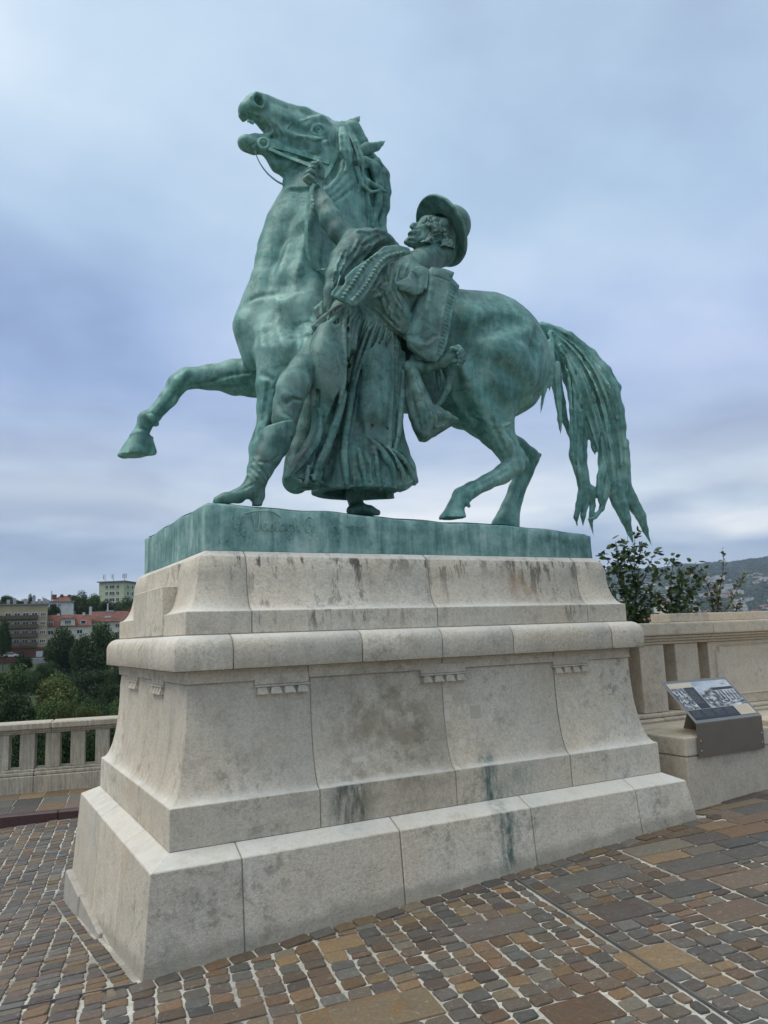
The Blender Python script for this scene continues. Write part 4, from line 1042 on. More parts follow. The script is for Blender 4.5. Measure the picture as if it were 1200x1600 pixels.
# eye
ep = surf(f, 497, 203)
S([(480, 197, 4), (488, 188, 5.5), (502, 186, 6), (513, 193, 4.5)], k=.03, off=.5)
f.ell(ep+np.array([0, -.004, 0]), (.040, .024, .034), .014, None, True)
f.ell(ep+np.array([0.002, .016, 0]), (.036, .034, .031), .003)
for a in ([(486, 205, 1.6), (490, 198, 2.4), (498, 195, 2.8), (506, 199, 2.2), (509, 206, 1.4)], [(486, 205, 1.4), (491, 210, 2.0), (500, 211, 2.0), (509, 206, 1.4)]):
    for q, w in zip(fine([(x, y_, 0, r) for x, y_, r in a], 4)[:-1], fine([(x, y_, 0, r) for x, y_, r in a], 4)[1:]):
        f.cone(at(q[0], q[1], ep[1]+.002), at(w[0], w[1], ep[1]+.002), q[3]*depth(ep)/F, w[3]*depth(ep)/F, .008)
f.cone(ep+np.array([.003, -.028, .002]), ep+np.array([.003, -.008, .002]), .015, .015, .003, sub=True)
C([(480, 218, 1.8), (496, 222, 2.2), (512, 216, 1.6)], .015)
# veins and wrinkles
for a in ([(484, 184, 1.2), (468, 190, 1.5), (455, 192, 1.5), (446, 203, 1.2)], [(468, 190, 1.2), (458, 198, 1.4), (450, 206, 1)], [(480, 214, 1.2), (462, 212, 1.5), (455, 222, 1.1)], [(462, 236, 1.2), (450, 243, 1.5), (440, 240, 1.0)]): S(a, k=.008)
# the jowl stands off the neck; strained folds of skin behind it
C([(448, 296, 4), (470, 297, 5), (498, 290, 5), (520, 272, 5), (532, 248, 4)], .02, -.1)
for i in range(4): C([(455+i*4, 303+i*5, 1.2), (485+i*7, 304+i*6, 1.8), (512+i*8, 288+i*6, 1.8), (532+i*9, 262+i*8, 1.2)], .014, .1)
# ears
G([(560, 238, 1.26, 8), (574, 232, 1.24, 9.5), (588, 229, 1.23, 7), (596, 224, 1.22, 4), (602, 220, 1.22, 1.0)], .012, sy=.7)
G([(570, 230, 1.15, 3.2), (584, 227, 1.14, 3.4), (595, 223, 1.17, 1.5)], .008, sub=True)
G([(540, 202, 1.48, 8), (550, 194, 1.50, 8), (558, 187, 1.51, 4.5), (563, 181, 1.52, .8)], .012, sy=.7)
G([(548, 198, 1.40, 2.6), (556, 189, 1.42, 2.4)], .008, sub=True)
horse = bronze_part('horse', f.mesh('horse'), label='rearing bronze horse with open mouth and raised foreleg')

# ---- mane: locks laid over the neck crest, forelock blown across the brow
g = Field((1.35, .80, 4.15), (2.65, 1.80, 6.15), .0085)
def locks(f_, base, n, seed, ru, rr, yj=.05, k=.010):
    rng = np.random.default_rng(seed)
    for i in range(n):
        o = rng.uniform(-1, 1, 3); ph = rng.uniform(0, 6.28); w = rng.uniform(.5, 1.2)
        st = [(a[0]+o[0]*ru*(a[3]/20)+3*math.sin(ph+j*1.7), a[1]+o[1]*ru*.35*(a[3]/20), a[2]+o[2]*yj*(a[3]/20), max(.6, rr*w*a[3]/20)) for j, a in enumerate(base)]
        stroke(f_, st, k)
stroke(g, [(556, 215, 1.36, 14), (572, 262, 1.34, 20), (585, 310, 1.34, 20), (590, 345, 1.34, 12), (586, 362, 1.32, 3)], .03, sy=.8)
locks(g, [(553, 212, 1.34, 14), (575, 250, 1.30, 20), (590, 285, 1.30, 22), (594, 325, 1.30, 18), (584, 366, 1.28, 7)], 22, 1, 14, 4.6)
stroke(g, [(588, 256, 1.30, 8), (599, 275, 1.28, 10), (602, 300, 1.26, 9), (601, 325, 1.26, 8), (593, 352, 1.26, 6)], .02); stroke(g, [(570, 250, 1.22, 6), (586, 262, 1.20, 9), (592, 290, 1.19, 8), (590, 320, 1.19, 7), (582, 352, 1.2, 4)], .015)
locks(g, [(560, 255, 1.24, 10), (570, 290, 1.20, 17), (577, 330, 1.20, 14), (572, 362, 1.20, 7)], 10, 2, 10, 4.4)
G2 = lambda *a, **k: stroke(g, *a, **k)
G2([(568, 262, 1.22, 4), (588, 252, 1.25, 6), (600, 268, 1.28, 6), (604, 292, 1.28, 6), (602, 320, 1.28, 4), (594, 345, 1.28, 1.5)], .012)
G2([(560, 270, 1.18, 4), (575, 285, 1.16, 5), (592, 294, 1.16, 3.5), (612, 304, 1.14, .8)], .012)
G2([(556, 262, 1.16, 3), (566, 290, 1.15, 4), (578, 300, 1.15, 3), (600, 297, 1.15, 1)], .012)
locks(g, [(534, 197, 1.30, 8), (538, 212, 1.14, 14), (541, 235, 1.10, 16), (546, 252, 1.10, 10), (541, 268, 1.10, 5)], 14, 3, 7, 4.2, .03)
locks(g, [(540, 200, 1.30, 8), (552, 222, 1.20, 12), (560, 250, 1.16, 14), (566, 280, 1.16, 8), (560, 300, 1.16, 5)], 11, 4, 8, 4.2, .04)
G2([(534, 196, 1.36, 7), (550, 204, 1.36, 14), (560, 225, 1.36, 16)], .03)
g.noise(.0025, .05, 7, 2)
mane = bronze_part('mane', g.mesh('mane'), horse)

# ---- tail
g = Field((3.35, .55, 2.1), (5.05, 1.45, 4.75), .0095)
TY = 1.0
main = [(848, 510, TY, 9), (875, 527, TY, 17), (905, 560, TY-.02, 27), (930, 612, TY-.04, 36), (944, 665, TY-.04, 33), (955, 720, TY-.02, 29), (960, 765, TY, 20)]
G2([(a+(3 if b > 640 else 0), b, c, r*(.92 if b < 640 else .84)) for a, b, c, r in main], .04, sy=.40)
G2([(895, 560, TY, 14), (904, 620, TY, 19), (906, 670, TY, 17), (902, 712, TY, 15), (912, 755, TY, 12), (916, 775, TY, 10)], .03, sy=.5)
locks(g, main[:4]+[(944, 665, TY-.04, 10), (950, 700, TY-.04, 3)], 16, 11, 17, 5.4, .06, .03); locks(g, [(a+4, b, c, r*.85) for a, b, c, r in main[2:]], 12, 13, 16, 5.0, .06, .03)
locks(g, [(880, 540, TY-.1, 14), (900, 580, TY-.12, 20), (906, 640, TY-.1, 19), (903, 710, TY-.05, 17), (911, 752, TY, 14), (917, 775, TY, 9)], 9, 12, 12, 3.6, .06, .025)
G2([(926, 682, TY, 2), (928, 705, TY, 4), (929, 740, TY, 5), (927, 775, TY, 4)], .01, sub=True, sy=8)
tips = [[(958, 750, TY, 14), (968, 785, TY, 12), (978, 812, TY, 8), (984, 832, TY, 4.5), (989, 848, TY, 1)],
        [(965, 745, TY, 14), (985, 780, TY, 11), (1001, 806, TY, 8), (1008, 828, TY, 4.5), (1018, 852, TY, 1)],
        [(978, 690, TY, 5), (977, 730, TY, 8), (979, 775, TY, 8), (992, 800, TY, 5)],
        [(913, 765, TY, 9), (905, 790, TY, 6), (900, 808, TY, 4), (902, 824, TY, .8)],
        [(918, 768, TY, 8), (914, 790, TY, 5), (911, 805, TY, 4), (911, 822, TY, .8)],
        [(922, 765, TY, 8), (926, 790, TY, 4.5), (923, 812, TY, 3.6), (927, 836, TY, .8)],
        [(948, 715, TY-.05, 9), (938, 745, TY-.05, 6), (936, 772, TY-.05, 4.5), (938, 785, TY-.05, 3)],
        [(950, 740, TY-.03, 8), (947, 770, TY-.04, 6), (940, 795, TY-.04, 4.5), (930, 808, TY-.04, 3), (918, 812, TY-.04, .8)],
        [(858, 540, TY-.06, 8), (856, 580, TY-.08, 7), (850, 610, TY-.08, 4), (845, 645, TY-.08, 1)],
        [(864, 540, TY-.02, 8), (868, 590, TY-.02, 9), (876, 630, TY-.02, 8), (884, 660, TY, 5), (893, 690, TY, 1)],
        [(870, 570, TY-.10, 6), (872, 620, TY-.10, 6), (875, 655, TY-.10, 4), (876, 680, TY-.10, 1)],
        [(860, 520, TY-.08, 5), (862, 560, TY-.10, 5), (860, 600, TY-.10, 3), (858, 612, TY-.1, .8)]]
for i, t_ in enumerate(tips):
    G2(t_, .015)
    for q in (-1, 1): G2([(a+q*r*.4, b, c-.4*r/150, r*.32) for a, b, c, r in t_], .006)
g.noise(.004, .07, 8, 2)
rng = np.random.default_rng(5)
for i in range(75):
    s0 = rng.uniform(-.8, .8); a0 = rng.uniform(0, .5); ln = rng.uniform(.35, .6); st = []
    for j in range(5):
        t_ = min(a0+ln*j/4, 1)*(len(main)-1); k_ = min(int(t_), len(main)-2); w = t_-k_
        A_, B_ = main[k_], main[k_+1]; r_ = A_[3]*(1-w)+B_[3]*w
        st.append((A_[0]*(1-w)+B_[0]*w+s0*r_, A_[1]*(1-w)+B_[1]*w-.45*s0*r_*(1-t_/6), .3+1.6*math.sin(math.pi*j/4)))
    sstroke(g, st, sub=True, k=.010, off=.1, step=16)
for i in range(12):
    x = rng.uniform(892, 916); y_ = rng.uniform(600, 690); sstroke(g, [(x, y_, .6), (x+rng.uniform(-3, 3), y_+40, 1.8), (x+rng.uniform(-2, 4), y_+80, .6)], sub=True, k=.01, off=.1, step=16)
g.smooth = 3
tail = bronze_part('tail', g.mesh('tail'), horse)

# ---- bridle: straps are ribbons with thickness laid on the head
def ribbon(name, pts, w, th, parent, side=(0, 0, 1)):
    """flat strap along 3-D points; side = direction across the strap"""
    P_ = [np.asarray(p, float) for p in pts]; V = []; Fc = []
    for i, p in enumerate(P_):
        t_ = P_[min(i+1, len(P_)-1)]-P_[max(i-1, 0)]; t_ /= np.linalg.norm(t_)+1e-9
        sd = side[i] if isinstance(side, list) else np.asarray(side, float)
        sd = sd-t_*(sd@t_); sd /= np.linalg.norm(sd)+1e-9; n_ = np.cross(t_, sd)
        for a, b in ((-1, -1), (1, -1), (1, 1), (-1, 1)): V.append(p+sd*a*w/2+n_*b*th/2)
    for i in range(len(P_)-1):
        for k in range(4): Fc.append((i*4+k, i*4+(k+1) % 4, i*4+4+(k+1) % 4, i*4+4+k))
    Fc += [(3, 2, 1, 0), tuple(len(V)-4+k for k in range(4))]
    me = mesh_np(name, V, Fc, smooth=False); return bronze_part(name, me, parent)
def on_horse(st, lift=.012, step=8):
    out = []
    for a in fine([(x, y_, 0, 1) for x, y_ in st], step):
        p_ = surf(f, a[0], a[1])
        if p_ is None: continue
        d_ = (p_-CAM)/np.linalg.norm(p_-CAM); out.append(p_-d_*lift)
    return out
ring = at(412, 224, 1.20); rp = surf(f, 414, 224); ry = (rp[1]-.03) if rp is not None else 1.2
b = MB(); rr = 8.5*depth(at(412, 224, ry))/F
c0 = at(412, 224, ry); ex = np.array([.9, -.35, 0]); ez = np.array([0, 0, 1.0])
b.tube([c0+rr*(math.cos(a)*ex+math.sin(a)*ez) for a in np.linspace(0, 2*math.pi, 21)], .013, 8, cap=False)
me = b.build('bit_ring', M_BRONZE).data; bpy.data.objects.remove(bpy.data.objects['bit_ring']); bronze_part('bit_ring', me, horse)
ribbon('cheek_strap', on_horse([(420, 226), (450, 234), (480, 243), (515, 254)], .014), .042, .012, horse)
ribbon('rein', on_horse([(420, 230), (440, 242), (465, 250), (484, 256)], .022), .024, .010, horse)
ribbon('throat_strap', on_horse([(528, 200), (528, 225), (524, 245), (512, 268), (500, 285)], .010), .030, .010, horse, side=(1, 0, 0))
# ------------------------------------------------------------------ the herdsman
LO = (.35, .20, 2.36); HI = (3.05, 1.25, 5.40)
f = Field((.35, .25, 2.36), (3.0, 1.25, 5.35), .0080)
G = lambda *a, **k: stroke(f, *a, **k)
S = lambda st, **k: sstroke(f, st, **k)
C = lambda st, k=.012, off=0.0: sstroke(f, st, sub=True, k=k, off=off)
# head
G([(691, 366, .86, 25), (676, 362, .86, 22), (668, 366, .85, 20)], .03, sy=.95)
G([(700, 385, .87, 18), (690, 395, .87, 20), (668, 404, .84, 21), (650, 420, .80, 27)], .04)
G([(672, 372, .84, 17), (656, 376, .83, 13), (642, 378, .82, 8.5)], .03)
G([(668, 352, .84, 15), (656, 362, .83, 11), (646, 368, .825, 7.5)], .02)
G([(664, 349, .83, 5), (655, 350.5, .825, 3.8), (646, 352, .82, 4.2), (643.5, 354, .82, 3.8)], .006)
G([(650, 358, .80, 2.8), (646, 356, .81, 3)], .008)
G([(640, 377, .82, 5.5), (635.5, 378.5, .82, 4.8)], .008)
G([(648, 365, .82, 5.5), (641, 366, .82, 4)], .006); G([(642, 372, .82, 4), (638, 372.5, .82, 2.6)], .005)
# arms
G([(494, 290, .99, 9), (499, 304, .95, 10), (508, 323, .90, 14.5), (517, 343, .85, 17.5), (529, 363, .80, 16), (545, 377, .77, 18), (575, 385, .78, 22)], .02)
G([(640, 575, .66, 12), (668, 573, .60, 10.5), (690, 566, .565, 9.5), (700, 561, .55, 9)], .02)
# near fist, low on the right: palm, four curled fingers and the thumb
G([(698, 560, .55, 10), (708, 556, .54, 12)], .02)
for a in ([(706, 545, .53, 4.6), (716, 543, .50, 4.6), (721, 548, .485, 4.2), (716, 553, .46, 3.6)], [(709, 551, .52, 4.6), (719, 550, .49, 4.6), (724, 555, .475, 4.2), (718, 559, .455, 3.6)],
          [(708, 558, .52, 4.6), (719, 557, .49, 4.6), (724.5, 562, .475, 4.0), (718, 565, .455, 3.4)], [(706, 565, .52, 4.2), (716, 564, .49, 4.2), (721.5, 568, .48, 3.6), (716, 571, .46, 3)],
          [(700, 550, .52, 4.4), (706, 545, .49, 4.2), (713, 546, .465, 3.6)]):
    G(a, .005)
# raised fist round the rein
G([(500, 280, 1.0, 8.5), (494, 291, .99, 9)], .015)
for a in ([(497, 281, .97, 4.6), (483, 285, .93, 5.0), (477.5, 280, .925, 4.8), (482, 275, .90, 4.0), (489, 279, .90, 3.4)], [(498, 274, .97, 4.6), (486, 275, .93, 4.8), (481, 270.5, .93, 4.6), (486, 267, .905, 3.8), (492, 271, .90, 3.2)],
          [(499, 268, .97, 4.4), (490, 268, .935, 4.4), (485, 263.5, .935, 4.2), (490, 261, .915, 3.4)], [(499, 262, .97, 4), (493, 261, .945, 4), (489, 256.5, .945, 3.8), (493, 255.5, .93, 3)],
          [(502, 276, .96, 6), (504, 266, .94, 4.4), (501.5, 259, .925, 3.8), (497.5, 253, .92, 3.4)]):
    G(a, .004)
f.noise(.0015, .05, 2, 1)
# front leg down to the boot
G([(505, 545, .78, 28), (474, 578, .66, 22), (459, 602, .60, 25), (450, 630, .57, 22), (445, 655, .56, 21)], .03)
S([(447, 592, 7), (442, 604, 7), (446, 616, 6)], k=.05, off=.8)
C([(448, 630, 2), (458, 622, 2.4), (474, 626, 1.6)], .014, -.1); C([(436, 632, 1.4), (444, 645, 2), (456, 652, 1.6)], .014, -.1)
# trunk hidden by the clothes
G([(652, 425, .86, 24), (625, 455, .88, 26), (585, 490, .86, 26), (545, 520, .84, 26), (505, 545, .78, 26)], .03)
G([(655, 430, .88, 18), (662, 480, .92, 14), (655, 540, .90, 13), (645, 574, .74, 12)], .02); G([(575, 385, .80, 16), (610, 440, .86, 18)], .02)
# face, drawn on the surface
C([(667, 346, 1.6), (662, 347.5, 2.2), (658, 350, 1.6)], .006, -.2)
f.ell(surf(f, 662.5, 347.5), (.012, .012, .010), .002)
S([(668, 343, 1.6), (662, 343.5, 1.8), (657, 347, 1.4)], k=.005); S([(666, 350.5, .9), (661, 351, 1)], k=.004)
C([(652, 358.5, 1.0), (656, 356, 1.2)], .004); C([(648, 358.5, .9), (645, 358, .9)], .003)
S([(655, 362, 1.6), (648, 362, 2.6), (641, 363.5, 2.4), (638.5, 368, 1.4)], k=.006, off=.4); S([(648, 364, 1.8), (642, 367, 1.8)], k=.004)
C([(649, 368.5, 1), (642, 369.5, 1.5), (637, 370, 1.2)], .004, 0); S([(646, 372, 1.4), (640, 373, 1.8), (636.5, 373.5, 1.5)], k=.006)
C([(648, 376, 1.4), (641, 375.5, 1.5), (636, 375.5, 1)], .006, -.2); C([(660, 357, 1.6), (658, 366, 2), (652, 372, 1.4)], .012, -.4)
# ear
for q in ([(676, 376, 2.0), (673, 371, 1.8), (677, 366, 1.8), (686, 363.5, 2.2), (691.5, 367, 2.3), (690, 373, 2.3), (683, 377.5, 2.2), (676, 378, 2.2)],): S(q, k=.005, off=-.4)
C([(680, 371, 2.2), (686, 369.5, 2.2)], .006, -.3); S([(684, 374, 1), (688, 370, 1)], k=.003, off=-.3)
fm = f
man = bronze_part('herdsman', f.mesh('herdsman'), mat=M_BRONZE_MAN, label='bronze herdsman leaning back on the rein with one fist raised')

# ---- hair, curls, beard
f = Field((2.1, .55, 4.65), (2.9, 1.15, 5.25), .0065)
rng = np.random.default_rng(21)
def curl(x, y_, r, yy):
    p_ = surf(fm, x, y_); yy = yy if p_ is None else p_[1]-.012
    a0 = rng.uniform(0, 6.28); st = []
    for j in range(6): a = a0+j*.95; rr_ = r*(1-j*.11); st.append((x+rr_*math.cos(a), y_+rr_*math.sin(a)*.9, yy-.004*j, 1.5))
    stroke(f, [(a_, b_, c_, 2.1) for a_, b_, c_, d_ in st], .003, smooth=False)
stroke(f, [(676, 352, .80, 8), (692, 356, .80, 14), (702, 372, .81, 13), (703, 388, .82, 10)], .02)
for i in range(90):
    t_ = rng.uniform(0, 1); x = 674+30*t_+rng.uniform(-5, 5); y_ = 346+46*t_**1.3+rng.uniform(-6, 7)
    if 673 < x < 692 and 361 < y_ < 380: continue
    curl(x, y_, rng.uniform(2.4, 4), .745+.03*t_+rng.uniform(-.01, .01))
for i in range(46):
    t_ = rng.uniform(0, 1); x = 674-38*t_+rng.uniform(-2, 2); y_ = 372+15*t_+6*math.sin(t_*3.1)+rng.uniform(-3.2, 3.2)
    curl(x, y_, rng.uniform(1.8, 3), .748+.03*abs(t_-.4)+rng.uniform(-.008, .008))
stroke(f, [(672, 366, .77, 4), (668, 378, .76, 4.5), (655, 387, .77, 5), (640, 389, .79, 4.5)], .012)
bronze_part('hair_and_beard', f.mesh('hair'), man, M_BRONZE_MAN)

# ---- hat
f = Field((2.1, .45, 4.55), (3.15, 1.6, 5.5), .0085)
hc = at(697, 357, .90); hn = .895*(.79*RT+.61*UP)+.445*FW; hn /= np.linalg.norm(hn)
ha = -.61*RT+.79*UP; ha -= hn*(ha@hn); ha /= np.linalg.norm(ha); hb = np.cross(hn, ha)
px = depth(hc)/F
X = f.ax[0][:, None, None]-hc[0]; Y = f.ax[1][None, :, None]-hc[1]; Z = f.ax[2][None, None, :]-hc[2]
A_ = X*ha[0]+Y*ha[1]+Z*ha[2]; B_ = X*hb[0]+Y*hb[1]+Z*hb[2]; H_ = X*hn[0]+Y*hn[1]+Z*hn[2]
rr_ = np.sqrt((A_/1.0)**2+(B_/.97)**2)
brim = H_-(-.020-.07*(rr_/(54*px))**2+.10*np.clip(rr_/(54*px)-.72, 0, 1)*1.0+.02*A_/(54*px))
d_b = np.maximum(rr_-54*px, np.abs(brim)-.014)
f.D = np.minimum(f.D, d_b.astype(np.float32))
f.ell(hc+hn*13*px, (30*px, 31*px, 31*px), .04)
rim = [hc+54*px*(math.cos(a)*ha+.97*math.sin(a)*hb)+hn*(-.02-.07+.028+.02*math.cos(a)) for a in np.linspace(0, 2*math.pi, 121)]
for a, b in zip(rim[:-1], rim[1:]): f.cone(a, b, .015, .015, .004)
band = [hc+31*px*(math.cos(a)*ha+math.sin(a)*hb)+hn*.01 for a in np.linspace(0, 2*math.pi, 31)]
for a, b in zip(band[:-1], band[1:]): f.cone(a, b, .008, .008, .006)
f.ell(hc-hn*4*px, (26*px, 26*px, 26*px), .01, None, True)
f.noise(.002, .10, 5, 1)
bronze_part('hat', f.mesh('hat'), man, M_BRONZE_MAN, label='round hat with a broad upturned brim')

# ---- wide pleated trousers
f = Field((.85, .22, 2.50), (2.75, 1.25, 4.30), .0070)
G([(572, 498, .80, 40), (585, 555, .80, 44), (585, 620, .80, 46), (575, 680, .80, 58), (568, 735, .80, 76), (568, 790, .80, 84)], .05, sy=.72)
G([(540, 492, .76, 26), (520, 530, .72, 32), (510, 575, .68, 30), (512, 620, .66, 25), (506, 665, .66, 18), (490, 705, .66, 17), (471, 745, .66, 20), (462, 775, .66, 22)], .03)
G([(612, 670, .80, 12), (620, 705, .78, 16), (630, 732, .76, 18), (638, 752, .74, 16)], .04)
G([(500, 590, 1.0, 34), (486, 650, 1.0, 28), (470, 705, .98, 22), (462, 750, .95, 22)], .03)
G([(494, 700, .66, 18), (480, 730, .66, 24), (470, 760, .66, 27), (468, 785, .66, 28)], .03)
zc = at(543, 757, .50)[2]
f.plane_cut((at(560, 757, .8)[0], .8, zc), (.02, 0, -1), 1.2)
G([(478, 770, .68, 14), (476, 745, .68, 12), (484, 715, .68, 9)], .012, sub=True)
f.ell((at(566, 757, .82)[0], .82, zc-.02), (.31, .21, .30), .02, None, True)
f.plane_cut(at(462, 754, .60), (-.62, 0, -.78), .20)
f.plane_cut(at(640, 761, .72), (.42, 0, -.90), .22)
for x_, w_ in ((500, 5), (521, 6), (537, 4), (554, 6), (583, 7), (602, 5), (616, 4), (630, 5), (641, 3)): f.cone(at(x_, 785, .50), at(x_-1, 752, .50), w_*.0052, w_*.0015, .012, True)
f.noise(.006, .22, 6, 2)
S = lambda st, **k: sstroke(f, st, **k)
C = lambda st, k=.012, off=0.0: sstroke(f, st, sub=True, k=k, off=off)
f.snap()
# the deep valley between the two legs and the broad hollows
C([(541, 484, 3), (541, 520, 5), (541, 565, 6), (539, 600, 7), (528, 640, 9), (512, 685, 9), (500, 725, 8), (488, 755, 6)], .03, -.2)
C([(600, 545, 4), (592, 580, 6), (600, 620, 6), (598, 660, 7)], .05, -.4); C([(560, 610, 5), (562, 660, 7), (560, 700, 7), (570, 740, 6)], .04, -.3)
C([(622, 560, 3), (620, 620, 4), (614, 670, 5), (613, 698, 4)], .02, .0); C([(556, 640, 5), (548, 700, 6), (556, 740, 5)], .03, -.3)
C([(576, 520, 3), (566, 560, 4), (556, 610, 5), (550, 650, 4)], .02, -.1); C([(590, 690, 3), (600, 725, 5), (604, 750, 5)], .03, -.3)
C([(528, 655, 4), (520, 700, 5), (512, 740, 5)], .03, -.1); C([(520, 655, 4), (508, 668, 5), (495, 690, 4)], .03, -.3)
S([(590, 560, 20), (585, 610, 24), (580, 655, 22)], k=.07, off=.75); S([(512, 520, 14), (506, 560, 20), (508, 600, 18)], k=.07, off=.75)
R = [[(541, 606, 4), (532, 636, 5), (523, 666, 5.5), (510, 700, 6), (500, 722, 6), (490, 748, 5)], [(577, 509, 2.5), (568, 535, 3), (560, 560, 4), (552, 604, 5), (545, 650, 5.5), (538, 700, 5.5), (540, 735, 5), (543, 762, 4)],
     [(564, 493, 2.5), (556, 520, 3.5), (549, 560, 4.5), (544, 600, 4.5)], [(589, 503, 2), (582, 522, 3), (574, 545, 3.5), (563, 575, 4), (556, 604, 4), (552, 640, 4)],
     [(575, 683, 3), (590, 698, 4.5), (603, 715, 5), (613, 735, 5), (618, 762, 4)], [(605, 511, 2), (600, 530, 3), (592, 552, 4), (583, 570, 3)], [(597, 507, 2), (593, 525, 2.6), (584, 545, 3), (577, 560, 2)],
     [(612, 516, 2), (612, 545, 4), (610, 600, 5), (608, 650, 5), (609, 698, 4)], [(619, 519, 2), (619, 560, 3), (617, 610, 3), (612, 645, 2)], [(626, 524, 2.5), (629, 563, 4.5), (627, 620, 5), (622, 670, 5), (617, 700, 4)],
     [(613, 703, 4), (626, 716, 5), (638, 735, 5), (648, 756, 4)], [(606, 700, 4), (618, 722, 5), (628, 742, 5), (632, 762, 4)], [(560, 700, 3), (565, 725, 4), (572, 762, 4)], [(584, 690, 3), (588, 725, 4), (594, 764, 4)],
     [(530, 478, 3), (515, 490, 4), (498, 505, 5), (475, 530, 6), (458, 551, 6), (448, 562, 5), (442, 580, 4), (439, 602, 3)], [(536, 480, 2.5), (524, 498, 4), (503, 518, 4.5), (486, 540, 4)], [(541, 482, 2), (537, 520, 3.4), (537, 560, 4), (536, 600, 4), (530, 630, 3)],
     [(547, 484, 2), (545, 510, 2.6), (543, 540, 2)], [(492, 584, 2.5), (490, 600, 3.4), (491, 620, 2)], [(470, 560, 4), (477, 572, 4), (484, 592, 4.5), (489, 612, 5), (490, 632, 4)], [(498, 640, 3), (500, 665, 4), (495, 690, 5), (478, 715, 6), (465, 733, 5), (452, 745, 4)],
     [(500, 690, 3), (505, 697, 3), (514, 690, 2)], [(486, 545, 2.4), (478, 552, 3.2), (479, 562, 2)], [(482, 720, 3), (480, 740, 3.5), (478, 757, 3)], [(455, 745, 3), (468, 752, 3), (482, 752, 3)]]
for a in R: S([(x_, y_, r_*(1.2 if 0 < i_ < len(a)-1 else .8)) for i_, (x_, y_, r_) in enumerate(a)], k=.007, off=-.05, step=7)
for a in R:
    C([(x_+r_*1.5+1.5, y_, r_*(.85 if 0 < i_ < len(a)-1 else .15)) for i_, (x_, y_, r_) in enumerate(a)], .008, .25)
# pleats gathered at the waist
for i in range(21):
    t_ = i/20; x = 549+78*t_; y_ = 486+40*t_**1.15; L_ = rng.uniform(18, 44)
    S([(x, y_+2, 1.5), (x-3-3*(1-t_), y_+L_*.45, 1.8), (x-6-8*(1-t_), y_+L_, .7)], k=.006, off=.2)
    C([(x+2, y_+4, 1.0), (x-1-3*(1-t_), y_+L_*.45, 1.2), (x-4-7*(1-t_), y_+L_*.85, .5)], .006, .1)
for i in range(8):
    t_ = i/7; x = 517+26*t_; S([(x, 481, 1.5), (x-6*(1-t_)-2, 497, 1.9), (x-16*(1-t_)-3, 518, .8)], k=.006, off=.2)
# small wrinkles
for i in range(14):
    x = rng.uniform(555, 606); y_ = rng.uniform(570, 745); C([(x, y_, .5), (x+rng.uniform(3, 8), y_+rng.uniform(3, 9), 1.5), (x+rng.uniform(4, 14), y_+rng.uniform(12, 24), .5)], .012, -.2)
# hem: an uneven rolled edge
hem = [(487, 746), (494, 752), (505, 757), (516, 760), (530, 761), (545, 764), (560, 766), (575, 765), (590, 767), (605, 766), (620, 762), (635, 758), (648, 752)]
S([(a, b-2+rng.uniform(-1.5, 1.5), 2.4) for a, b in hem], k=.008, off=.2)
bronze_part('trousers', f.mesh('trousers'), man, M_BRONZE_MAN, label='wide pleated trousers falling in deep folds')

# ---- rear leg under the trousers
f = Field((1.4, .55, 2.38), (2.15, 1.15, 3.1), .009)
G = lambda *a, **k: stroke(f, *a, **k)
G([(566, 690, .95, 22), (558, 745, .92, 16), (554, 772, .90, 13), (556, 786, .89, 12)], .03)
G([(550, 798, .86, 9), (562, 795, .85, 10), (578, 798, .83, 8), (590, 801, .82, 5)], .02)
bronze_part('rear_boot', f.mesh('rear_boot'), man, M_BRONZE_MAN)

# ---- front boot
f = Field((.38, .22, 2.36), (1.35, .85, 3.25), .0075)
G = lambda *a, **k: stroke(f, *a, **k)
S = lambda st, **k: sstroke(f, st, **k)
C = lambda st, k=.012, off=0.0: sstroke(f, st, sub=True, k=k, off=off)
G([(437, 664, .56, 26), (428, 688, .55, 24.5), (418, 708, .54, 21), (408, 728, .53, 18), (402, 745, .53, 16)], .02)
G([(400, 745, .53, 16), (390, 762, .53, 14), (372, 770, .53, 11), (352, 774, .53, 9), (340, 777, .53, 7)], .02, sy=1.1)
G([(402, 750, .53, 14), (404, 768, .53, 10), (402, 778, .53, 8), (401, 785, .53, 8)], .012)
zb = at(370, 784, .53)[2]
f.plane_cut((at(436, 660, .56)[0], .56, at(436, 655, .50)[2]), (-.30, 0, 1), .5)
f.plane_cut((.7, .53, zb), (0, 0, -1), .6)
G([(384, 787, .53, 6), (388, 780, .53, 6.5), (389, 776, .53, 3)], .008, sub=True, sy=3)
sole = [(332, 780, .53, 2.2), (350, 781, .53, 3), (368, 781, .53, 3), (377, 781, .53, 2.4)]
S([(333, 779.5, 1.6), (350, 779.5, 1.6), (376, 779.5, 1.6)], k=.004)
for a in ([(390, 714, 3), (398, 712, 3.4), (410, 722, 3.6), (420, 738, 3.2), (424, 742, 2)], [(385, 722, 2.6), (395, 722, 3.2), (406, 732, 3.4), (415, 744, 2.6)], [(380, 731, 2.6), (391, 730, 3.2), (402, 740, 3.2), (411, 750, 2.2)], [(378, 738, 2), (388, 738, 2.8), (398, 747, 2.4)]):
    S(a, k=.006, off=.25)

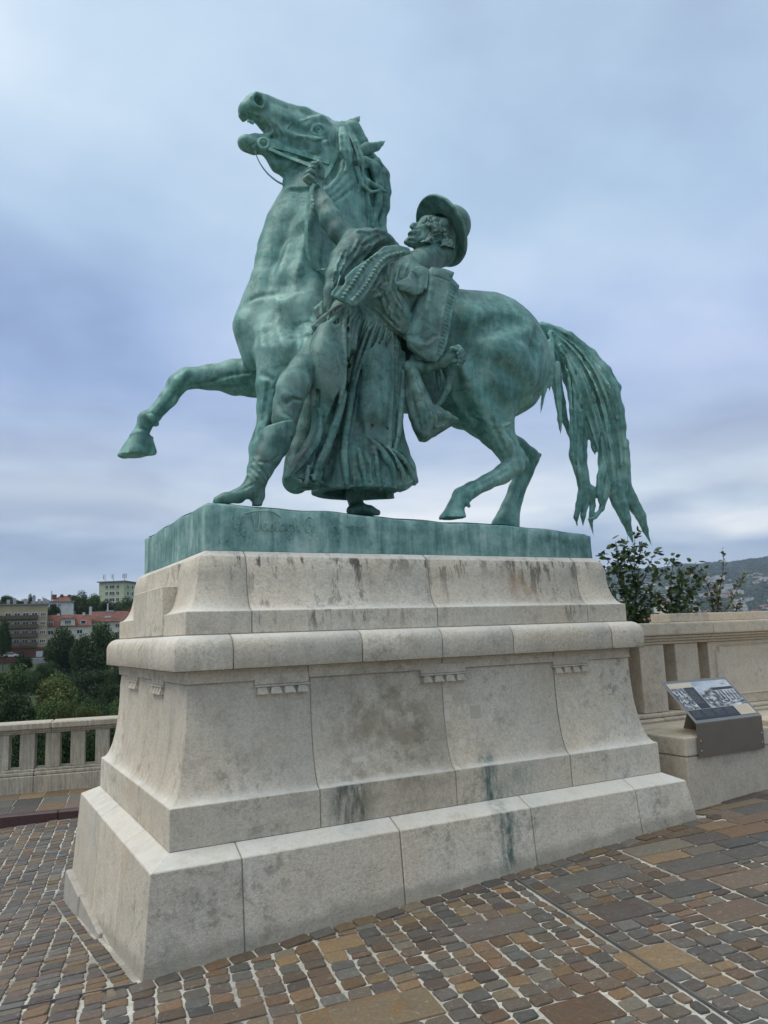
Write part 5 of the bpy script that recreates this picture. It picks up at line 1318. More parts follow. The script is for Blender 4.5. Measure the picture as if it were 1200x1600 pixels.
C([(372, 762, 1), (384, 757, 1.6), (396, 752, 1.2)], .01, -.1); C([(405, 716, 1.4), (422, 718, 1.6), (436, 706, 1.2)], .012, -.2)
S([(410, 654, 1.6), (424, 655, 1.8), (440, 665, 1.8), (456, 676, 1.6)], k=.005)
S([(412, 655, 3), (409, 662, 3)], k=.006); f.noise(.0015, .07, 9, 2)
me_ = f.mesh('front_boot'); me_.transform(Matrix.Translation((0, 0, -.020)))
bronze_part('front_boot', me_, man, M_BRONZE_MAN, label='tall boot wrinkled at the ankle, planted forward')

# ---- shirt
f = Field((1.35, .22, 3.65), (2.75, 1.2, 4.85), .0072)
G = lambda *a, **k: stroke(f, *a, **k)
S = lambda st, **k: sstroke(f, st, **k)
C = lambda st, k=.012, off=0.0: sstroke(f, st, sub=True, k=k, off=off)
G([(640, 425, .82, 32), (622, 455, .80, 46), (600, 480, .79, 45), (580, 492, .79, 38)], .05, sy=.85)
G([(600, 470, .70, 34), (618, 500, .68, 24), (632, 516, .66, 12)], .05)
G([(655, 440, .80, 28), (655, 480, .82, 30), (650, 520, .84, 26), (655, 560, .86, 22)], .05)
f.noise(.004, .16, 12, 2)
slab(f, [(610, 446, .55), (626, 438, .54), (639, 431, .54), (641, 422, .56), (650, 416, .58), (660, 417, .60), (668, 424, .62), (667, 440, .60), (660, 458, .57), (648, 462, .55), (630, 455, .54)], .014, .01, .02)
slab(f, [(607, 412, .56), (619, 404, .58), (617, 416, .57), (612, 428, .56), (609, 444, .55), (604, 430, .55)], .014, .01, .01)
f.snap()
for a in ([(612, 420, 2), (611, 435, 3), (609, 452, 3), (618, 470, 3), (632, 490, 3.5), (640, 508, 3)], [(608, 454, 2), (596, 450, 3), (582, 455, 2)], [(585, 465, 2), (594, 462, 3), (600, 475, 3), (606, 490, 2)],
          [(605, 455, 2), (600, 470, 2.6), (612, 488, 2.6), (610, 505, 2)], [(580, 478, 2), (595, 488, 3), (612, 505, 3.5), (630, 520, 3)], [(612, 448, 2), (628, 452, 2.6), (640, 446, 2)],
          [(668, 428, 2), (664, 450, 3.4), (656, 478, 4), (648, 500, 4), (640, 520, 3)], [(674, 440, 2), (670, 465, 3.4), (664, 492, 3.4), (660, 520, 3)], [(655, 470, 2), (648, 485, 3), (642, 495, 2)],
          [(570, 480, 2), (585, 495, 2.6), (602, 508, 2)], [(632, 528, 3), (640, 525, 4), (640, 515, 3)], [(640, 408, 1), (634, 420, 2.4), (628, 434, 1)], [(625, 408, 1), (621, 425, 2.4), (616, 442, 2)], [(650, 402, 1), (655, 410, 2), (664, 414, 1)]): S(a, k=.008, off=.05)
for a in ([(600, 460, 2), (606, 472, 3), (604, 484, 2)], [(620, 478, 2), (618, 492, 3), (624, 502, 2)], [(622, 450, 2), (634, 464, 3), (640, 480, 2.5)], [(660, 462, 2.5), (656, 482, 4), (648, 510, 4), (644, 530, 4)], [(590, 478, 2), (605, 495, 2.6), (622, 512, 2)], [(646, 425, 2), (652, 432, 4), (656, 444, 3)],
          [(598, 425, 2), (600, 440, 3), (590, 452, 2)], [(614, 424, 1), (615, 445, 3), (622, 468, 3.4), (636, 492, 2)], [(600, 458, 1), (592, 468, 3), (598, 490, 2)], [(632, 410, 1), (627, 422, 2.6), (622, 436, 1)]): C(a, .008, .1)
bronze_part('shirt', f.mesh('shirt'), man, M_BRONZE_MAN)

# ---- short jacket: the flap over the raised arm and breast, and the flap hanging open on the right
f = Field((1.05, .18, 3.45), (2.95, 1.2, 4.95), .0068)
G = lambda *a, **k: stroke(f, *a, **k)
S = lambda st, **k: sstroke(f, st, **k)
C = lambda st, k=.012, off=0.0: sstroke(f, st, sub=True, k=k, off=off)
G([(553, 378, .72, 20), (575, 378, .70, 20), (598, 382, .72, 18), (612, 390, .74, 14)], .03)
G([(548, 384, .70, 18), (534, 405, .64, 18), (524, 430, .60, 14), (517, 455, .60, 10), (511, 478, .62, 6)], .03)
slab(f, [(556, 362, .66), (590, 368, .62), (580, 392, .60), (560, 415, .58), (540, 440, .58), (524, 462, .60), (508, 492, .64), (507, 470, .64), (512, 440, .62), (518, 408, .62), (530, 388, .64)], .016, .02, .03)
slab(f, [(584, 398, 0.485), (600, 384, 0.505), (620, 384, 0.525), (634, 391, 0.545), (639, 399, 0.535), (624, 403, 0.505), (608, 408, 0.475), (596, 418, 0.455), (587, 434, 0.435), (578, 450, 0.430), (567, 464, 0.430), (556, 476, 0.435), (549, 478, 0.435), (530, 472, 0.455), (514, 465, 0.485), (516, 458, 0.485), (534, 438, 0.465), (556, 416, 0.465)], .016, .006, .004, .05)
slab(f, [(668, 424, .60), (676, 416, .60), (692, 421, .60), (706, 429, .60), (704, 437, .58), (715, 449, .56), (713, 464, .54), (706, 488, .52), (703, 510, .51), (697, 538, .50), (690, 556, .50), (682, 565, .50), (668, 565, .52), (652, 553, .55), (636, 543, .60), (630, 524, .64), (640, 498, .64), (654, 462, .62)], .018, .012, .022, .07)
# hanging lining behind the left side
for a in ([(500, 478, .72, 4), (494, 484, .72, 4), (498, 496, .72, 4), (506, 500, .72, 4)], [(504, 474, .70, 4), (503, 492, .70, 5)]): G(a, .01)
f.noise(.003, .13, 15, 2)
f.snap()
# ruffled shoulder edge
S([(560, 362, 4), (575, 364, 4), (588, 361, 4.5), (600, 364, 4), (610, 373, 4)], k=.012, off=.2)
for a in ([(600, 372, 2), (588, 378, 3), (575, 384, 3), (568, 392, 2)], [(545, 385, 2), (535, 400, 3), (525, 425, 3), (520, 450, 2)], [(560, 375, 2), (550, 395, 3), (538, 415, 3), (528, 445, 2)], [(575, 372, 2), (566, 384, 3), (552, 402, 2)]): S(a, k=.014, off=.2)
for a in ([(570, 398, 4), (558, 410, 5), (545, 425, 5), (532, 445, 4), (522, 460, 3)],): C(a, .015, -.1)
for a in ([(608, 380, 2), (596, 386, 2.6), (580, 392, 2)], [(555, 390, 2), (545, 405, 2.6), (533, 430, 2)], [(540, 392, 1.6), (530, 415, 2), (522, 440, 1.5)], [(590, 370, 2), (580, 378, 3), (566, 384, 2)]): C(a, .014, -.1)
f.snap()
# raised edge round the studded border, and the seam inside it
S([(639, 400, 1.8), (622, 404, 1.8), (607, 409, 1.8), (596, 418, 1.8), (587, 434, 1.8), (577, 451, 1.8), (566, 465, 1.8), (556, 476, 1.8), (547, 477, 1.8), (530, 472, 1.6), (515, 466, 1.6)], k=.005)
S([(612, 391, 1.2), (596, 396, 1.2), (584, 406, 1.2), (574, 420, 1.2), (566, 436, 1.2), (556, 452, 1.2), (545, 468, 1.2)], k=.005)
for q, n_ in (([(632, 395, 0), (612, 399, 0), (599, 406, 0), (588, 418, 0), (579, 434, 0), (570, 448, 0), (560, 460, 0), (550, 470, 0)], 21), ([(588, 398, 0), (576, 407, 0), (566, 420, 0), (557, 434, 0), (548, 448, 0), (540, 458, 0), (536, 466, 0)], 15)):
    P_ = fine([(a, b, 0, 1) for a, b, c in q], 1.0)
    for i in range(n_):
        a = P_[int(i*(len(P_)-1)/(n_-1))]; s_ = surf(f, a[0], a[1])
        if s_ is not None: f.ell(s_+np.array([0, -.004, 0]), (.0140, .017, .0150), .003)
# stitched border on the open flap
for q in ([(703, 441, 1.4), (699, 460, 1.4), (694, 480, 1.4), (690, 505, 1.4), (686, 530, 1.4), (681, 552, 1.4)], [(714, 450, 1.6), (712, 465, 1.6), (705, 488, 1.6), (702, 510, 1.6), (696, 538, 1.6), (689, 556, 1.6)]): S(q, k=.005)
P1 = fine([(703, 441, 0, 1), (699, 460, 0, 1), (694, 480, 0, 1), (690, 505, 0, 1), (686, 530, 0, 1), (680, 556, 0, 1)], 1.); P2 = fine([(713, 450, 0, 1), (711, 466, 0, 1), (704, 488, 0, 1), (701, 510, 0, 1), (695, 538, 0, 1), (688, 560, 0, 1)], 1.)
for i in range(20):
    a = P1[int((i+.5)*len(P1)/20.5)]; b = P2[int((i+.5)*len(P2)/20.5)]; x = .28; y_ = .9
    C([(a[0]*(1-x)+b[0]*x, a[1]*(1-x)+b[1]*x, 1.0), (a[0]*(1-y_)+b[0]*y_, a[1]*(1-y_)+b[1]*y_, 1.0)], .003, .1)
S([(690, 422, 1.6), (704, 430, 1.6)], k=.004); C([(676, 430, 1.4), (690, 434, 1.6), (703, 440, 1.2)], .006, 0)
for a in ([(672, 430, 2), (672, 455, 3), (666, 485, 2.5)], [(640, 532, 2), (655, 540, 2.6), (668, 538, 2)]): S(a, k=.03, off=.5)
C([(652, 524, 2), (666, 532, 2.6), (680, 524, 1.6)], .03, -.5)
bronze_part('jacket', f.mesh('jacket'), man, M_BRONZE_MAN, label='short studded jacket, one flap swung open')

# ---- the loose sleeve hanging under the right arm
f = Field((1.95, .28, 2.95), (2.75, 1.15, 3.85), .0080)
G = lambda *a, **k: stroke(f, *a, **k)
S = lambda st, **k: sstroke(f, st, **k)
C = lambda st, k=.012, off=0.0: sstroke(f, st, sub=True, k=k, off=off)
G([(646, 560, .66, 6), (646, 585, .62, 9), (652, 610, .60, 12), (662, 635, .59, 14), (668, 655, .59, 14), (664, 675, .60, 9)], .02)
G([(636, 590, .68, 6), (640, 620, .66, 8), (648, 650, .64, 10), (657, 672, .63, 9), (661, 685, .63, 6)], .02)
G([(668, 640, .62, 12), (684, 647, .60, 11), (698, 652, .60, 8), (712, 656, .60, 3)], .02)
slab(f, [(642, 600, .72), (660, 600, .70), (676, 632, .66), (697, 643, .64), (716, 655, .62), (709, 663, .63), (696, 672, .64), (680, 682, .65), (665, 691, .66), (657, 690, .66), (646, 668, .68), (638, 640, .70)], .02, .02, .05)
G([(696, 577, .62, 6), (702, 592, .60, 6), (699, 608, .60, 5), (692, 622, .62, 4), (684, 634, .64, 4)], .012)
G([(684, 580, .66, 4), (686, 600, .66, 4), (692, 620, .66, 3)], .01)
slab(f, [(648, 555, .86), (700, 572, .80), (704, 600, .78), (690, 628, .78), (672, 634, .80), (650, 600, .84)], .02, .02, .02)
f.noise(.004, .10, 16, 2)
G([(708, 664, .66, 3), (690, 673, .66, 6), (672, 683, .66, 6)], .01, sub=True)
for a in ([(650, 600, 1.6), (662, 625, 2.4), (676, 650, 2.4), (680, 668, 1.6)], [(640, 612, 1.5), (648, 640, 2.2), (660, 664, 1.8)], [(684, 645, 1.4), (696, 652, 1.8), (708, 658, 1.2)], [(680, 668, 1.4), (692, 664, 1.8), (700, 658, 1.2)], [(700, 590, 1.4), (694, 604, 2), (690, 612, 1.4)]): S(a, k=.008, off=.2)
for a in ([(652, 590, 1.8), (660, 618, 2.6), (670, 642, 2.6), (672, 662, 1.6)], [(644, 625, 1.6), (652, 652, 2.4), (658, 672, 1.6)], [(675, 642, 1.8), (680, 655, 2.6), (676, 672, 1.8)]): C(a, .010, 0)
bronze_part('sleeve', f.mesh('sleeve'), man, M_BRONZE_MAN, label='loose sleeve hanging below the lowered fist')

# ---- reins from the raised fist
def line3(st, step=4): return [pt(a) for a in fine(st, step)]
ribbon('rein', line3([(491, 287, .90, 1), (484, 303, .92, 1), (480, 335, .93, 1), (478, 370, .93, 1), (481, 398, .93, 1), (489, 415, .93, 1), (499, 422, .92, 1), (510, 418, .90, 1), (520, 408, .86, 1)]), .026, .008, horse, side=RT)
ribbon('rein', line3([(495, 287, .90, 1), (505, 302, .95, 1), (518, 322, 1.0, 1), (532, 340, 1.02, 1)]), .024, .008, horse, side=RT)
ribbon('rein', line3([(399, 236, 1.30, 1), (401, 244, 1.31, 1), (408, 258, 1.33, 1), (419, 272, 1.34, 1), (434, 284, 1.34, 1), (450, 291, 1.34, 1)]), .024, .008, horse, side=FW)
ribbon('rein', line3([(420, 232, 1.14, 1), (445, 243, 1.10, 1), (468, 252, 1.04, 1), (486, 259, .98, 1)]), .024, .008, horse)
del f, g

# ---- bronze base of the group: sides nearly plumb, its top a modelled, gently rising ground
def plinth():
    x0, x1, y0, y1 = .439, 3.561, .439, 2.205; nx, ny = 96, 50
    zb = 2.094; V = []; Fc = []; rng = np.random.default_rng(3)
    ph = rng.uniform(0, 6.28, 12)
    def top(x, y):
        e = 2.390-.028*(x-.44); e += .004*math.sin(x*5.1+ph[0])+.003*math.sin(x*9.7+ph[1])+.003*math.sin(x*17+ph[2])+.004*math.sin(y*4+ph[3])+.004*math.sin(y*11+x*3+ph[4])
        if x > 3.0: e -= .012*(x-3.0)/.5
        inx = min(1, max(0, (x-x0)/.5))*min(1, max(0, (x1-x)/.3)); r_ = max(0, min(y-y0, 1.1)); e += .128*r_*inx-.09*max(0, y-1.6)*inx
        return e
    lp = [(x0+(x1-x0)*i/nx, y0) for i in range(nx)]+[(x1, y0+(y1-y0)*i/ny) for i in range(ny)]+[(x1-(x1-x0)*i/nx, y1) for i in range(nx)]+[(x0, y1-(y1-y0)*i/ny) for i in range(ny)]
    cx, cy = 2.0, 1.32
    n = len(lp)
    rows = [(0, 0, None), (0, .0, .35), (0, 0, .7), (.0, 0, .93), (.006, 0, 1.0), (.025, 0, 1.0)]
    for ins, _, t_ in rows:
        for (x, y) in lp:
            xx = x+(cx-x)/abs(cx-x+1e-9)*ins if abs(x-x0) < 1e-6 or abs(x-x1) < 1e-6 else x
            yy = y+(cy-y)/abs(cy-y+1e-9)*ins if abs(y-y0) < 1e-6 or abs(y-y1) < 1e-6 else y
            tz = top(x, y)
            w = .006*math.sin(x*7+y*5)+.004*math.sin(x*23+y*19) if t_ else 0
            if abs(y-y0) < 1e-6 or abs(y-y1) < 1e-6: yy += w*.6
            else: xx += w*.6
            V.append((xx, yy, zb if t_ is None else zb+(tz-(.010 if ins < .01 and t_ == 1.0 else 0)-zb)*t_))
    for r in range(len(rows)-1):
        for i in range(n): Fc.append((r*n+i, r*n+(i+1) % n, (r+1)*n+(i+1) % n, (r+1)*n+i))
    base = len(V); gx, gy = 60, 34
    for j in range(gy+1):
        for i in range(gx+1):
            x = x0+.024+(x1-x0-.048)*i/gx; y = y0+.024+(y1-y0-.048)*j/gy; V.append((x, y, top(x, y)))
    for j in range(gy):
        for i in range(gx): a = base+j*(gx+1)+i; Fc.append((a, a+1, a+gx+2, a+gx+1))
    me = mesh_np('bronze_base', V, Fc); o = bronze_part('bronze_base', me, label='bronze base slab with the sculptor signature'); o.data.materials.clear(); o.data.materials.append(M_BRONZE_SLAB)
    return o
base = plinth()
# ------------------------------------------------------------------ the sculptor's signature cut round with a raised line on the bronze base: ifj. Vastagh Gyorgy 1899
GL = {  # pen strokes, x to the right, y up, x-height 1
 'i': ([[(0, 1), (.05, .2), (.25, 0), (.45, .25)], [(.05, 1.45), (.08, 1.5)]], .42),
 'f': ([[(0, -.9), (.25, 0), (.5, 1.3), (.85, 1.9), (.95, 1.5), (.5, .4), (.2, -.9), (.45, -.6), (.6, .1)], [(.1, .7), (.75, .8)]], .85),
 'j': ([[(.3, 1), (.35, -.5), (.1, -1), (-.2, -.6), (.5, .1)], [(.33, 1.45), (.36, 1.5)]], .5),
 'V': ([[(0, 2.1), (.25, 1.2), (.45, 0), (.8, .15), (1.0, 1.3), (.95, 2.2)]], 1.2),
 'a': ([[(.75, .8), (.4, 1), (.05, .5), (.25, 0), (.6, .25), (.75, .95), (.75, .1), (.95, .1)]], .95),
 's': ([[(.0, .1), (.4, 1.05), (.55, .4), (.35, 0), (.05, .1)], [(.5, .2), (.7, .2)]], .68),
 't': ([[(.25, 1.9), (.2, .2), (.4, 0), (.6, .25)], [(-.05, 1.2), (.6, 1.25)]], .6),
 'g': ([[(.75, .8), (.4, 1), (.05, .5), (.25, .05), (.6, .25), (.75, .95), (.7, -.6), (.35, -1.1), (.1, -.7), (.9, .1)]], .92),
 'h': ([[(0, 0), (.2, 1), (.35, 1.9), (.2, 1.9), (.1, .9), (.1, 0), (.3, .85), (.55, .9), (.6, .1), (.8, .1)]], .85),
 'G': ([[(1.1, 1.9), (.7, 2.2), (.1, 1.5), (.1, .4), (.6, 0), (1.0, .5), (1.0, 1.0), (.65, .95)], [(1.0, 1.0), (1.0, -.6), (.5, -1.0), (.4, -.5), (1.2, .1)]], 1.25),
 'y': ([[(0, 1), (.1, .2), (.4, .1), (.6, .95), (.55, -.6), (.25, -1.1), (.05, -.7), (.8, .1)]], .82),
 'o': ([[(.4, 1), (.05, .5), (.3, 0), (.65, .4), (.4, 1), (.75, .9)], [(.25, 1.4), (.27, 1.5)], [(.5, 1.4), (.52, 1.5)]], .78),
 'r': ([[(0, .1), (.15, 1), (.3, .8), (.5, .95), (.45, .1), (.65, .1)]], .66),
 '1': ([[(.0, 1.3), (.25, 1.7), (.25, 0)]], .5), '8': ([[(.5, 1.5), (.2, 1.7), (.1, 1.3), (.5, .6), (.4, 0), (.1, .2), (.2, .7), (.55, 1.4)]], .68), '9': ([[(.5, 1.4), (.2, 1.7), (.05, 1.2), (.35, .95), (.5, 1.4), (.45, .5), (.3, 0)]], .68), ' ': ([], .55), '.': ([[(.1, 0), (.13, .05)]], .3)}
def signature():
    b = MB(); x = 0.0; txt = 'ifj Vastagh Gyorgy 1899'; W_ = sum(GL[c][1] for c in txt); P0 = at(364, 829, .434); P1 = at(570, 838, .434); L_ = P1[0]-P0[0]; s_ = L_/W_; hs = s_*.88
    for i, c in enumerate(txt):
        k = .72 if c in '189' else 1.0
        for st in GL[c][0]:
            q = fine([(a*s_*1000+x*s_*1000, d*hs*k*1000, 0, 1) for a, d in st], 6) if len(st) > 2 else [(a*s_*1000+x*s_*1000, d*hs*k*1000, 0, 1) for a, d in st]
            b.tube([(P0[0]+a[0]/1000, .4366, P0[2]+.012+(P1[2]-P0[2])*(a[0]/1000/L_)+a[1]/1000) for a in q], .0038, 5)
        x += GL[c][1]
    st = fine([(1.45*s_*1000, 2.1*hs*1000, 0, 1), (3.0*s_*1000, 2.55*hs*1000, 0, 1), (5.0*s_*1000, 2.5*hs*1000, 0, 1), (6.0*s_*1000, 1.8*hs*1000, 0, 1)], 10)
    b.tube([(P0[0]+a[0]/1000, .4366, P0[2]+.012+a[1]/1000) for a in st], .0036, 5)
    me = b.build('signature', M_BRONZE_SLAB).data; o = [o_ for o_ in bpy.data.objects if o_.data == me][0]; bpy.data.objects.remove(o)
    me.transform(INV); o = link('signature', me, base); o['label'] = 'handwritten signature ifj Vastagh Gyorgy 1899 in raised line'; return o
signature()
# ------------------------------------------------------------------ trees: tapered trunk and limbs, crown of leaf clumps
def foliage_mat(name, a, b, c):
    t = NT(name); r = t.geo.outputs['Random Per Island']; o = t.rnd(); col = t.ramp(r, [(0.0, a), (.5, b), (1.0, c)])
    k = t.math('MULTIPLY_ADD', o, .5, .75); cc = t.N('ShaderNodeCombineColor'); [t.L(k, cc.inputs[i]) for i in range(3)]; col = t.mix(1.0, col, cc.outputs[0], 'MULTIPLY')
    return t.out(col, .75, spec=.2)
M_LEAF_DARK = foliage_mat('dark_green_foliage', (.022, .042, .015), (.036, .064, .022), (.062, .096, .032))
M_LEAF_MID = foliage_mat('mid_green_foliage', (.036, .068, .020), (.060, .104, .030), (.095, .145, .042))
M_LEAF_OLIVE = foliage_mat('olive_green_foliage', (.055, .070, .020), (.090, .110, .030), (.140, .160, .048))
M_BARK = plain('bark', (.075, .062, .05), .95, var=.3)
def crown_mesh(name, seed, n=11000, lobes=22, leaf=.034, flat=.85):
    rng = np.random.default_rng(seed); V = []; 
    C_ = []; 
    for i in range(lobes):
        while True:
            c = rng.uniform(-1, 1, 3)
            if np.linalg.norm(c) < 1: break
        c = c*np.array([.74, .74, .60*flat])+np.array([0, 0, .58]); C_.append((c, rng.uniform(.15, .36)))
    C_.append((np.array([0, 0, .55]), .45))
    w = np.array([r**2 for c, r in C_]); w /= w.sum(); ids = rng.choice(len(C_), n, p=w)
    P_ = []; Nn = []
    for i in ids:
        c, r = C_[i]; d = rng.normal(size=3); d /= np.linalg.norm(d); rr = r*(rng.uniform(.60, 1.22)); P_.append(c+d*rr*np.array([1, 1, .85])); Nn.append(d)
    P_ = np.array(P_); Nn = np.array(Nn); V = np.zeros((n, 4, 3))
    for k in range(n):
        d = Nn[k]+rng.normal(size=3)*.75; d /= np.linalg.norm(d); a = np.cross(d, rng.normal(size=3)); a /= np.linalg.norm(a)+1e-9; b = np.cross(d, a); s = leaf*rng.uniform(.5, 1.25)
        V[k] = [P_[k]-a*s, P_[k]-b*s*.7+d*s*.25, P_[k]+a*s, P_[k]+b*s*.7+d*s*.2]
    return mesh_np(name, V.reshape(-1, 3), np.arange(4*n).reshape(n, 4), smooth=False)
def trunk_mesh(name, seed):
    rng = np.random.default_rng(seed); b = MB(); b.tube([(0, 0, -.6), (.01, 0, 0), (.02, .01, .35), (0, .02, .75)], [.075, .055, .042, .02], 8)
    for i in range(7):
        a = rng.uniform(0, 6.28); z = rng.uniform(.12, .5); l = rng.uniform(.3, .55); b.tube([(.01, 0, z), (l*.5*math.cos(a), l*.5*math.sin(a), z+.16), (l*math.cos(a), l*math.sin(a), z+.38)], [.026, .016, .006], 5)
    me = bpy.data.meshes.new(name); me.from_pydata(b.V, [], b.F); me.update(); me.materials.append(M_BARK); return me
CROWNS = [crown_mesh('crown', s) for s in (1, 2, 3, 4, 5)]; TRUNKS = [trunk_mesh('trunk', s) for s in (1, 2)]
CROWN_M = {}
def crown_of(i, mat):
    k = (i, mat.name)
    if k not in CROWN_M: me = CROWNS[i].copy(); me.materials.append(mat); CROWN_M[k] = me
    return CROWN_M[k]
rngt = np.random.default_rng(77)
def tree(u, v, w_px, h_px, dist, mat, label, group=None, name='tree'):
    """u, v = foot of the crown as sighted; w, h its sighted size"""
    p = at_d(u, v, dist); s = depth(p)/F; w = w_px*s; h = h_px*s
    e = empty(name, p, rngt.uniform(0, 6.28)); tag(e, label, 'tree', group)
    c = link('crown', crown_of(int(rngt.integers(5)), mat), e); c.scale = (w/1.75, w/1.75, h/1.18); c.location = (0, 0, -h*.14); t_ = link('trunk', TRUNKS[int(rngt.integers(2))], e); t_.scale = (w/2.2, w/2.2, h/1.2)
    return e

# ------------------------------------------------------------------ houses across the valley
def wallmat(name, col): return plain(name, col, .9, var=.10, scale=.6)
M_YEL, M_CREAM, M_GREEN, M_WHITE, M_BRICKRED, M_GREY = wallmat('ochre_plaster', (.42, .35, .21)), wallmat('cream_plaster', (.66, .61, .47)), wallmat('pale_green_plaster', (.44, .48, .31)), wallmat('white_plaster', (.55, .55, .53)), wallmat('dark_red_plaster', (.16, .075, .055)), wallmat('grey_plaster', (.33, .33, .32))
M_ROOF1, M_ROOF2, M_FLAT = plain('orange_red_tiles', (.155, .055, .036), .85, var=.25, scale=.8), plain('brown_red_tiles', (.135, .055, .040), .85, var=.3, scale=.8), plain('grey_roofing', (.20, .20, .20), .9)
M_GLASS, M_FRAME, M_DKRAIL = plain('window_glass', (.025, .028, .035), .15, var=.3), plain('white_window_frame', (.62, .62, .60), .6, var=.05), plain('dark_balcony', (.11, .085, .065), .85)
class House:
    def __init__(s, name, u0, u1, vb, vt, dist, depth_m, label, cat='building', turn=0.0):
        um = (u0+u1)/2; p = at_d(um, vb, dist); s.s = depth(p)/F; d = p-CAM; az = math.atan2(d[0], d[1])
        s.e = empty(name, p, -az+R_(turn)); tag(s.e, label, cat); s.um, s.vb = um, vb; s.w = (u1-u0)*s.s; s.h = (vb-vt)*s.s; s.D = depth_m; s.dist = dist
    def X(s, u): return (u-s.um)*s.s
    def Z(s, v): return (s.vb-v)*s.s
    def box(s, name, x0, x1, y0, y1, z0, z1, mat, parent=None, bevel=0):
        b = MB(); b.box(x0, x1, y0, y1, z0, z1); return b.build(name, mat, parent or s.e, bevel=bevel)
    def window(s, u0, u1, v0, v1, y=0.0, bars=1, recess=.25):
        x0, x1, z0, z1 = s.X(u0), s.X(u1), s.Z(v1), s.Z(v0); b = MB(); f_ = .10
        b.box(x0-f_, x0+f_*.6, y-.10, y+.03, z0-f_, z1+f_); b.box(x1-f_*.6, x1+f_, y-.10, y+.03, z0-f_, z1+f_); b.box(x0+f_*.6, x1-f_*.6, y-.10, y+.03, z1-f_*.6, z1+f_); b.box(x0+f_*.6, x1-f_*.6, y-.16, y+.03, z0-f_, z0+f_*.6)
        for i in range(bars): xm = x0+(x1-x0)*(i+1)/(bars+1); b.box(xm-.06, xm+.06, y-.08, y+.02, z0+f_*.6, z1-f_*.6)
        o = b.build('window', M_FRAME, s.e); s.box('pane', x0+.02, x1-.02, y-.035, y+.01, z0+.02, z1-.02, M_GLASS, o); return o
    def gable(s, name, x0, x1, y0, y1, z0, z1, mat, hip=.0):
        ym = (y0+y1)/2; V = [(x0, y0, z0), (x1, y0, z0), (x1, y1, z0), (x0, y1, z0), (x0+hip, ym, z1), (x1-hip, ym, z1)]
        b = MB(); b.add(V, [(0, 1, 5, 4), (2, 3, 4, 5), (3, 0, 4), (1, 2, 5), (3, 2, 1, 0)]); return b.build(name, mat, s.e)
# ochre block with balconies
h = House('apartment_block', -26, 68, 1030, 946, 250, 12, 'ochre five-storey apartment block with rows of dark balconies at the left edge')
h.box('wall', -h.w/2, h.w/2, 0, h.D, h.Z(1013), h.h, M_YEL); h.box('ground_floor_wall', -h.w/2+.3, h.w/2-.1, -.05, h.D-.3, -14, h.Z(1013)-.02, M_BRICKRED); h.box('roof', -h.w/2-.3, h.w/2+.3, -.4, h.D+.3, h.h, h.h+.35, M_FLAT)
for r, v in enumerate((968, 982, 996, 1010)):
    for a, b_ in ((-24, 4), (5.5, 29.5), (30.5, 54.5)):
        o = h.box('balcony', h.X(a), h.X(b_), -1.3, -.02, h.Z(v)-.1, h.Z(v)+.12, M_DKRAIL)
        bb = MB(); bb.box(h.X(a), h.X(b_), -1.3, -1.2, h.Z(v)+.12, h.Z(v)+1.05); bb.box(h.X(a), h.X(a)+.1, -1.2, -.02, h.Z(v)+.12, h.Z(v)+1.05); bb.box(h.X(b_)-.1, h.X(b_), -1.2, -.02, h.Z(v)+.12, h.Z(v)+1.05); bb.build('railing', M_DKRAIL, o)
    for a, b_ in ((-20, -13), (-9, -2), (7, 15), (20, 28), (32, 40.5), (45, 53), (57.5, 65.5)): h.window(a, b_, v-9.6 if a < 56 else v-9, v-2.4 if a < 56 else v-4, bars=1 if a < 56 else 2)
h.box('garage_door', h.X(53), h.X(63), -.12, .0, h.Z(1028), h.Z(1019), M_FRAME); h.box('doorway', h.X(30), h.X(36), -.10, .0, h.Z(1028), h.Z(1019), M_GLASS)
for u, hh in ((8, 1.4), (17, 1.8), (33, 1.6), (45, 2.2), (53, 1.5), (61, 1.7), (66, 1.2)): h.box('chimney', h.X(u), h.X(u)+.9, 3, 4.2, h.h+.35, h.h+.35+hh, M_GREY)
# cream house with the orange-red roof
h = House('town_house', 68.6, 139.5, 1028, 979, 256, 11, 'cream house with orange-red tiled roof and a central gable')
h.box('wall', -h.w/2, h.w/2, 0, h.D, -14, h.h, M_CREAM); h.gable('roof', -h.w/2-.05, h.w/2+.05, -.7, h.D+.5, h.h, h.Z(960), M_ROOF1)
o = h.box('dormer', h.X(94), h.X(115), -.35, 4, h.h-.2, h.Z(967.5), M_CREAM); h.box('dormer_roof', h.X(93), h.X(116), -.7, 4.2, h.Z(967.5), h.Z(966), M_FLAT, o)
h.window(100, 109, 970, 975.5, -.35, 2); h.window(100, 109, 984, 989.5, 0, 2); h.window(74, 83, 971.5, 977, .2, 2); h.window(123.5, 131, 970.5, 976, .2, 0); h.window(76, 84, 985, 991); h.window(118, 126, 985, 991); h.window(100, 109, 998, 1004, 0, 2); h.window(76, 84, 999, 1005)
h.box('doorway', h.X(70), h.X(75), -.1, .1, 0, h.Z(1015), M_GLASS)
for u, z in ((88, 958), (136, 948), (126, 957)): h.box('chimney', h.X(u), h.X(u)+.8, 4.6, 5.6, h.Z(962), h.Z(z), M_WHITE)
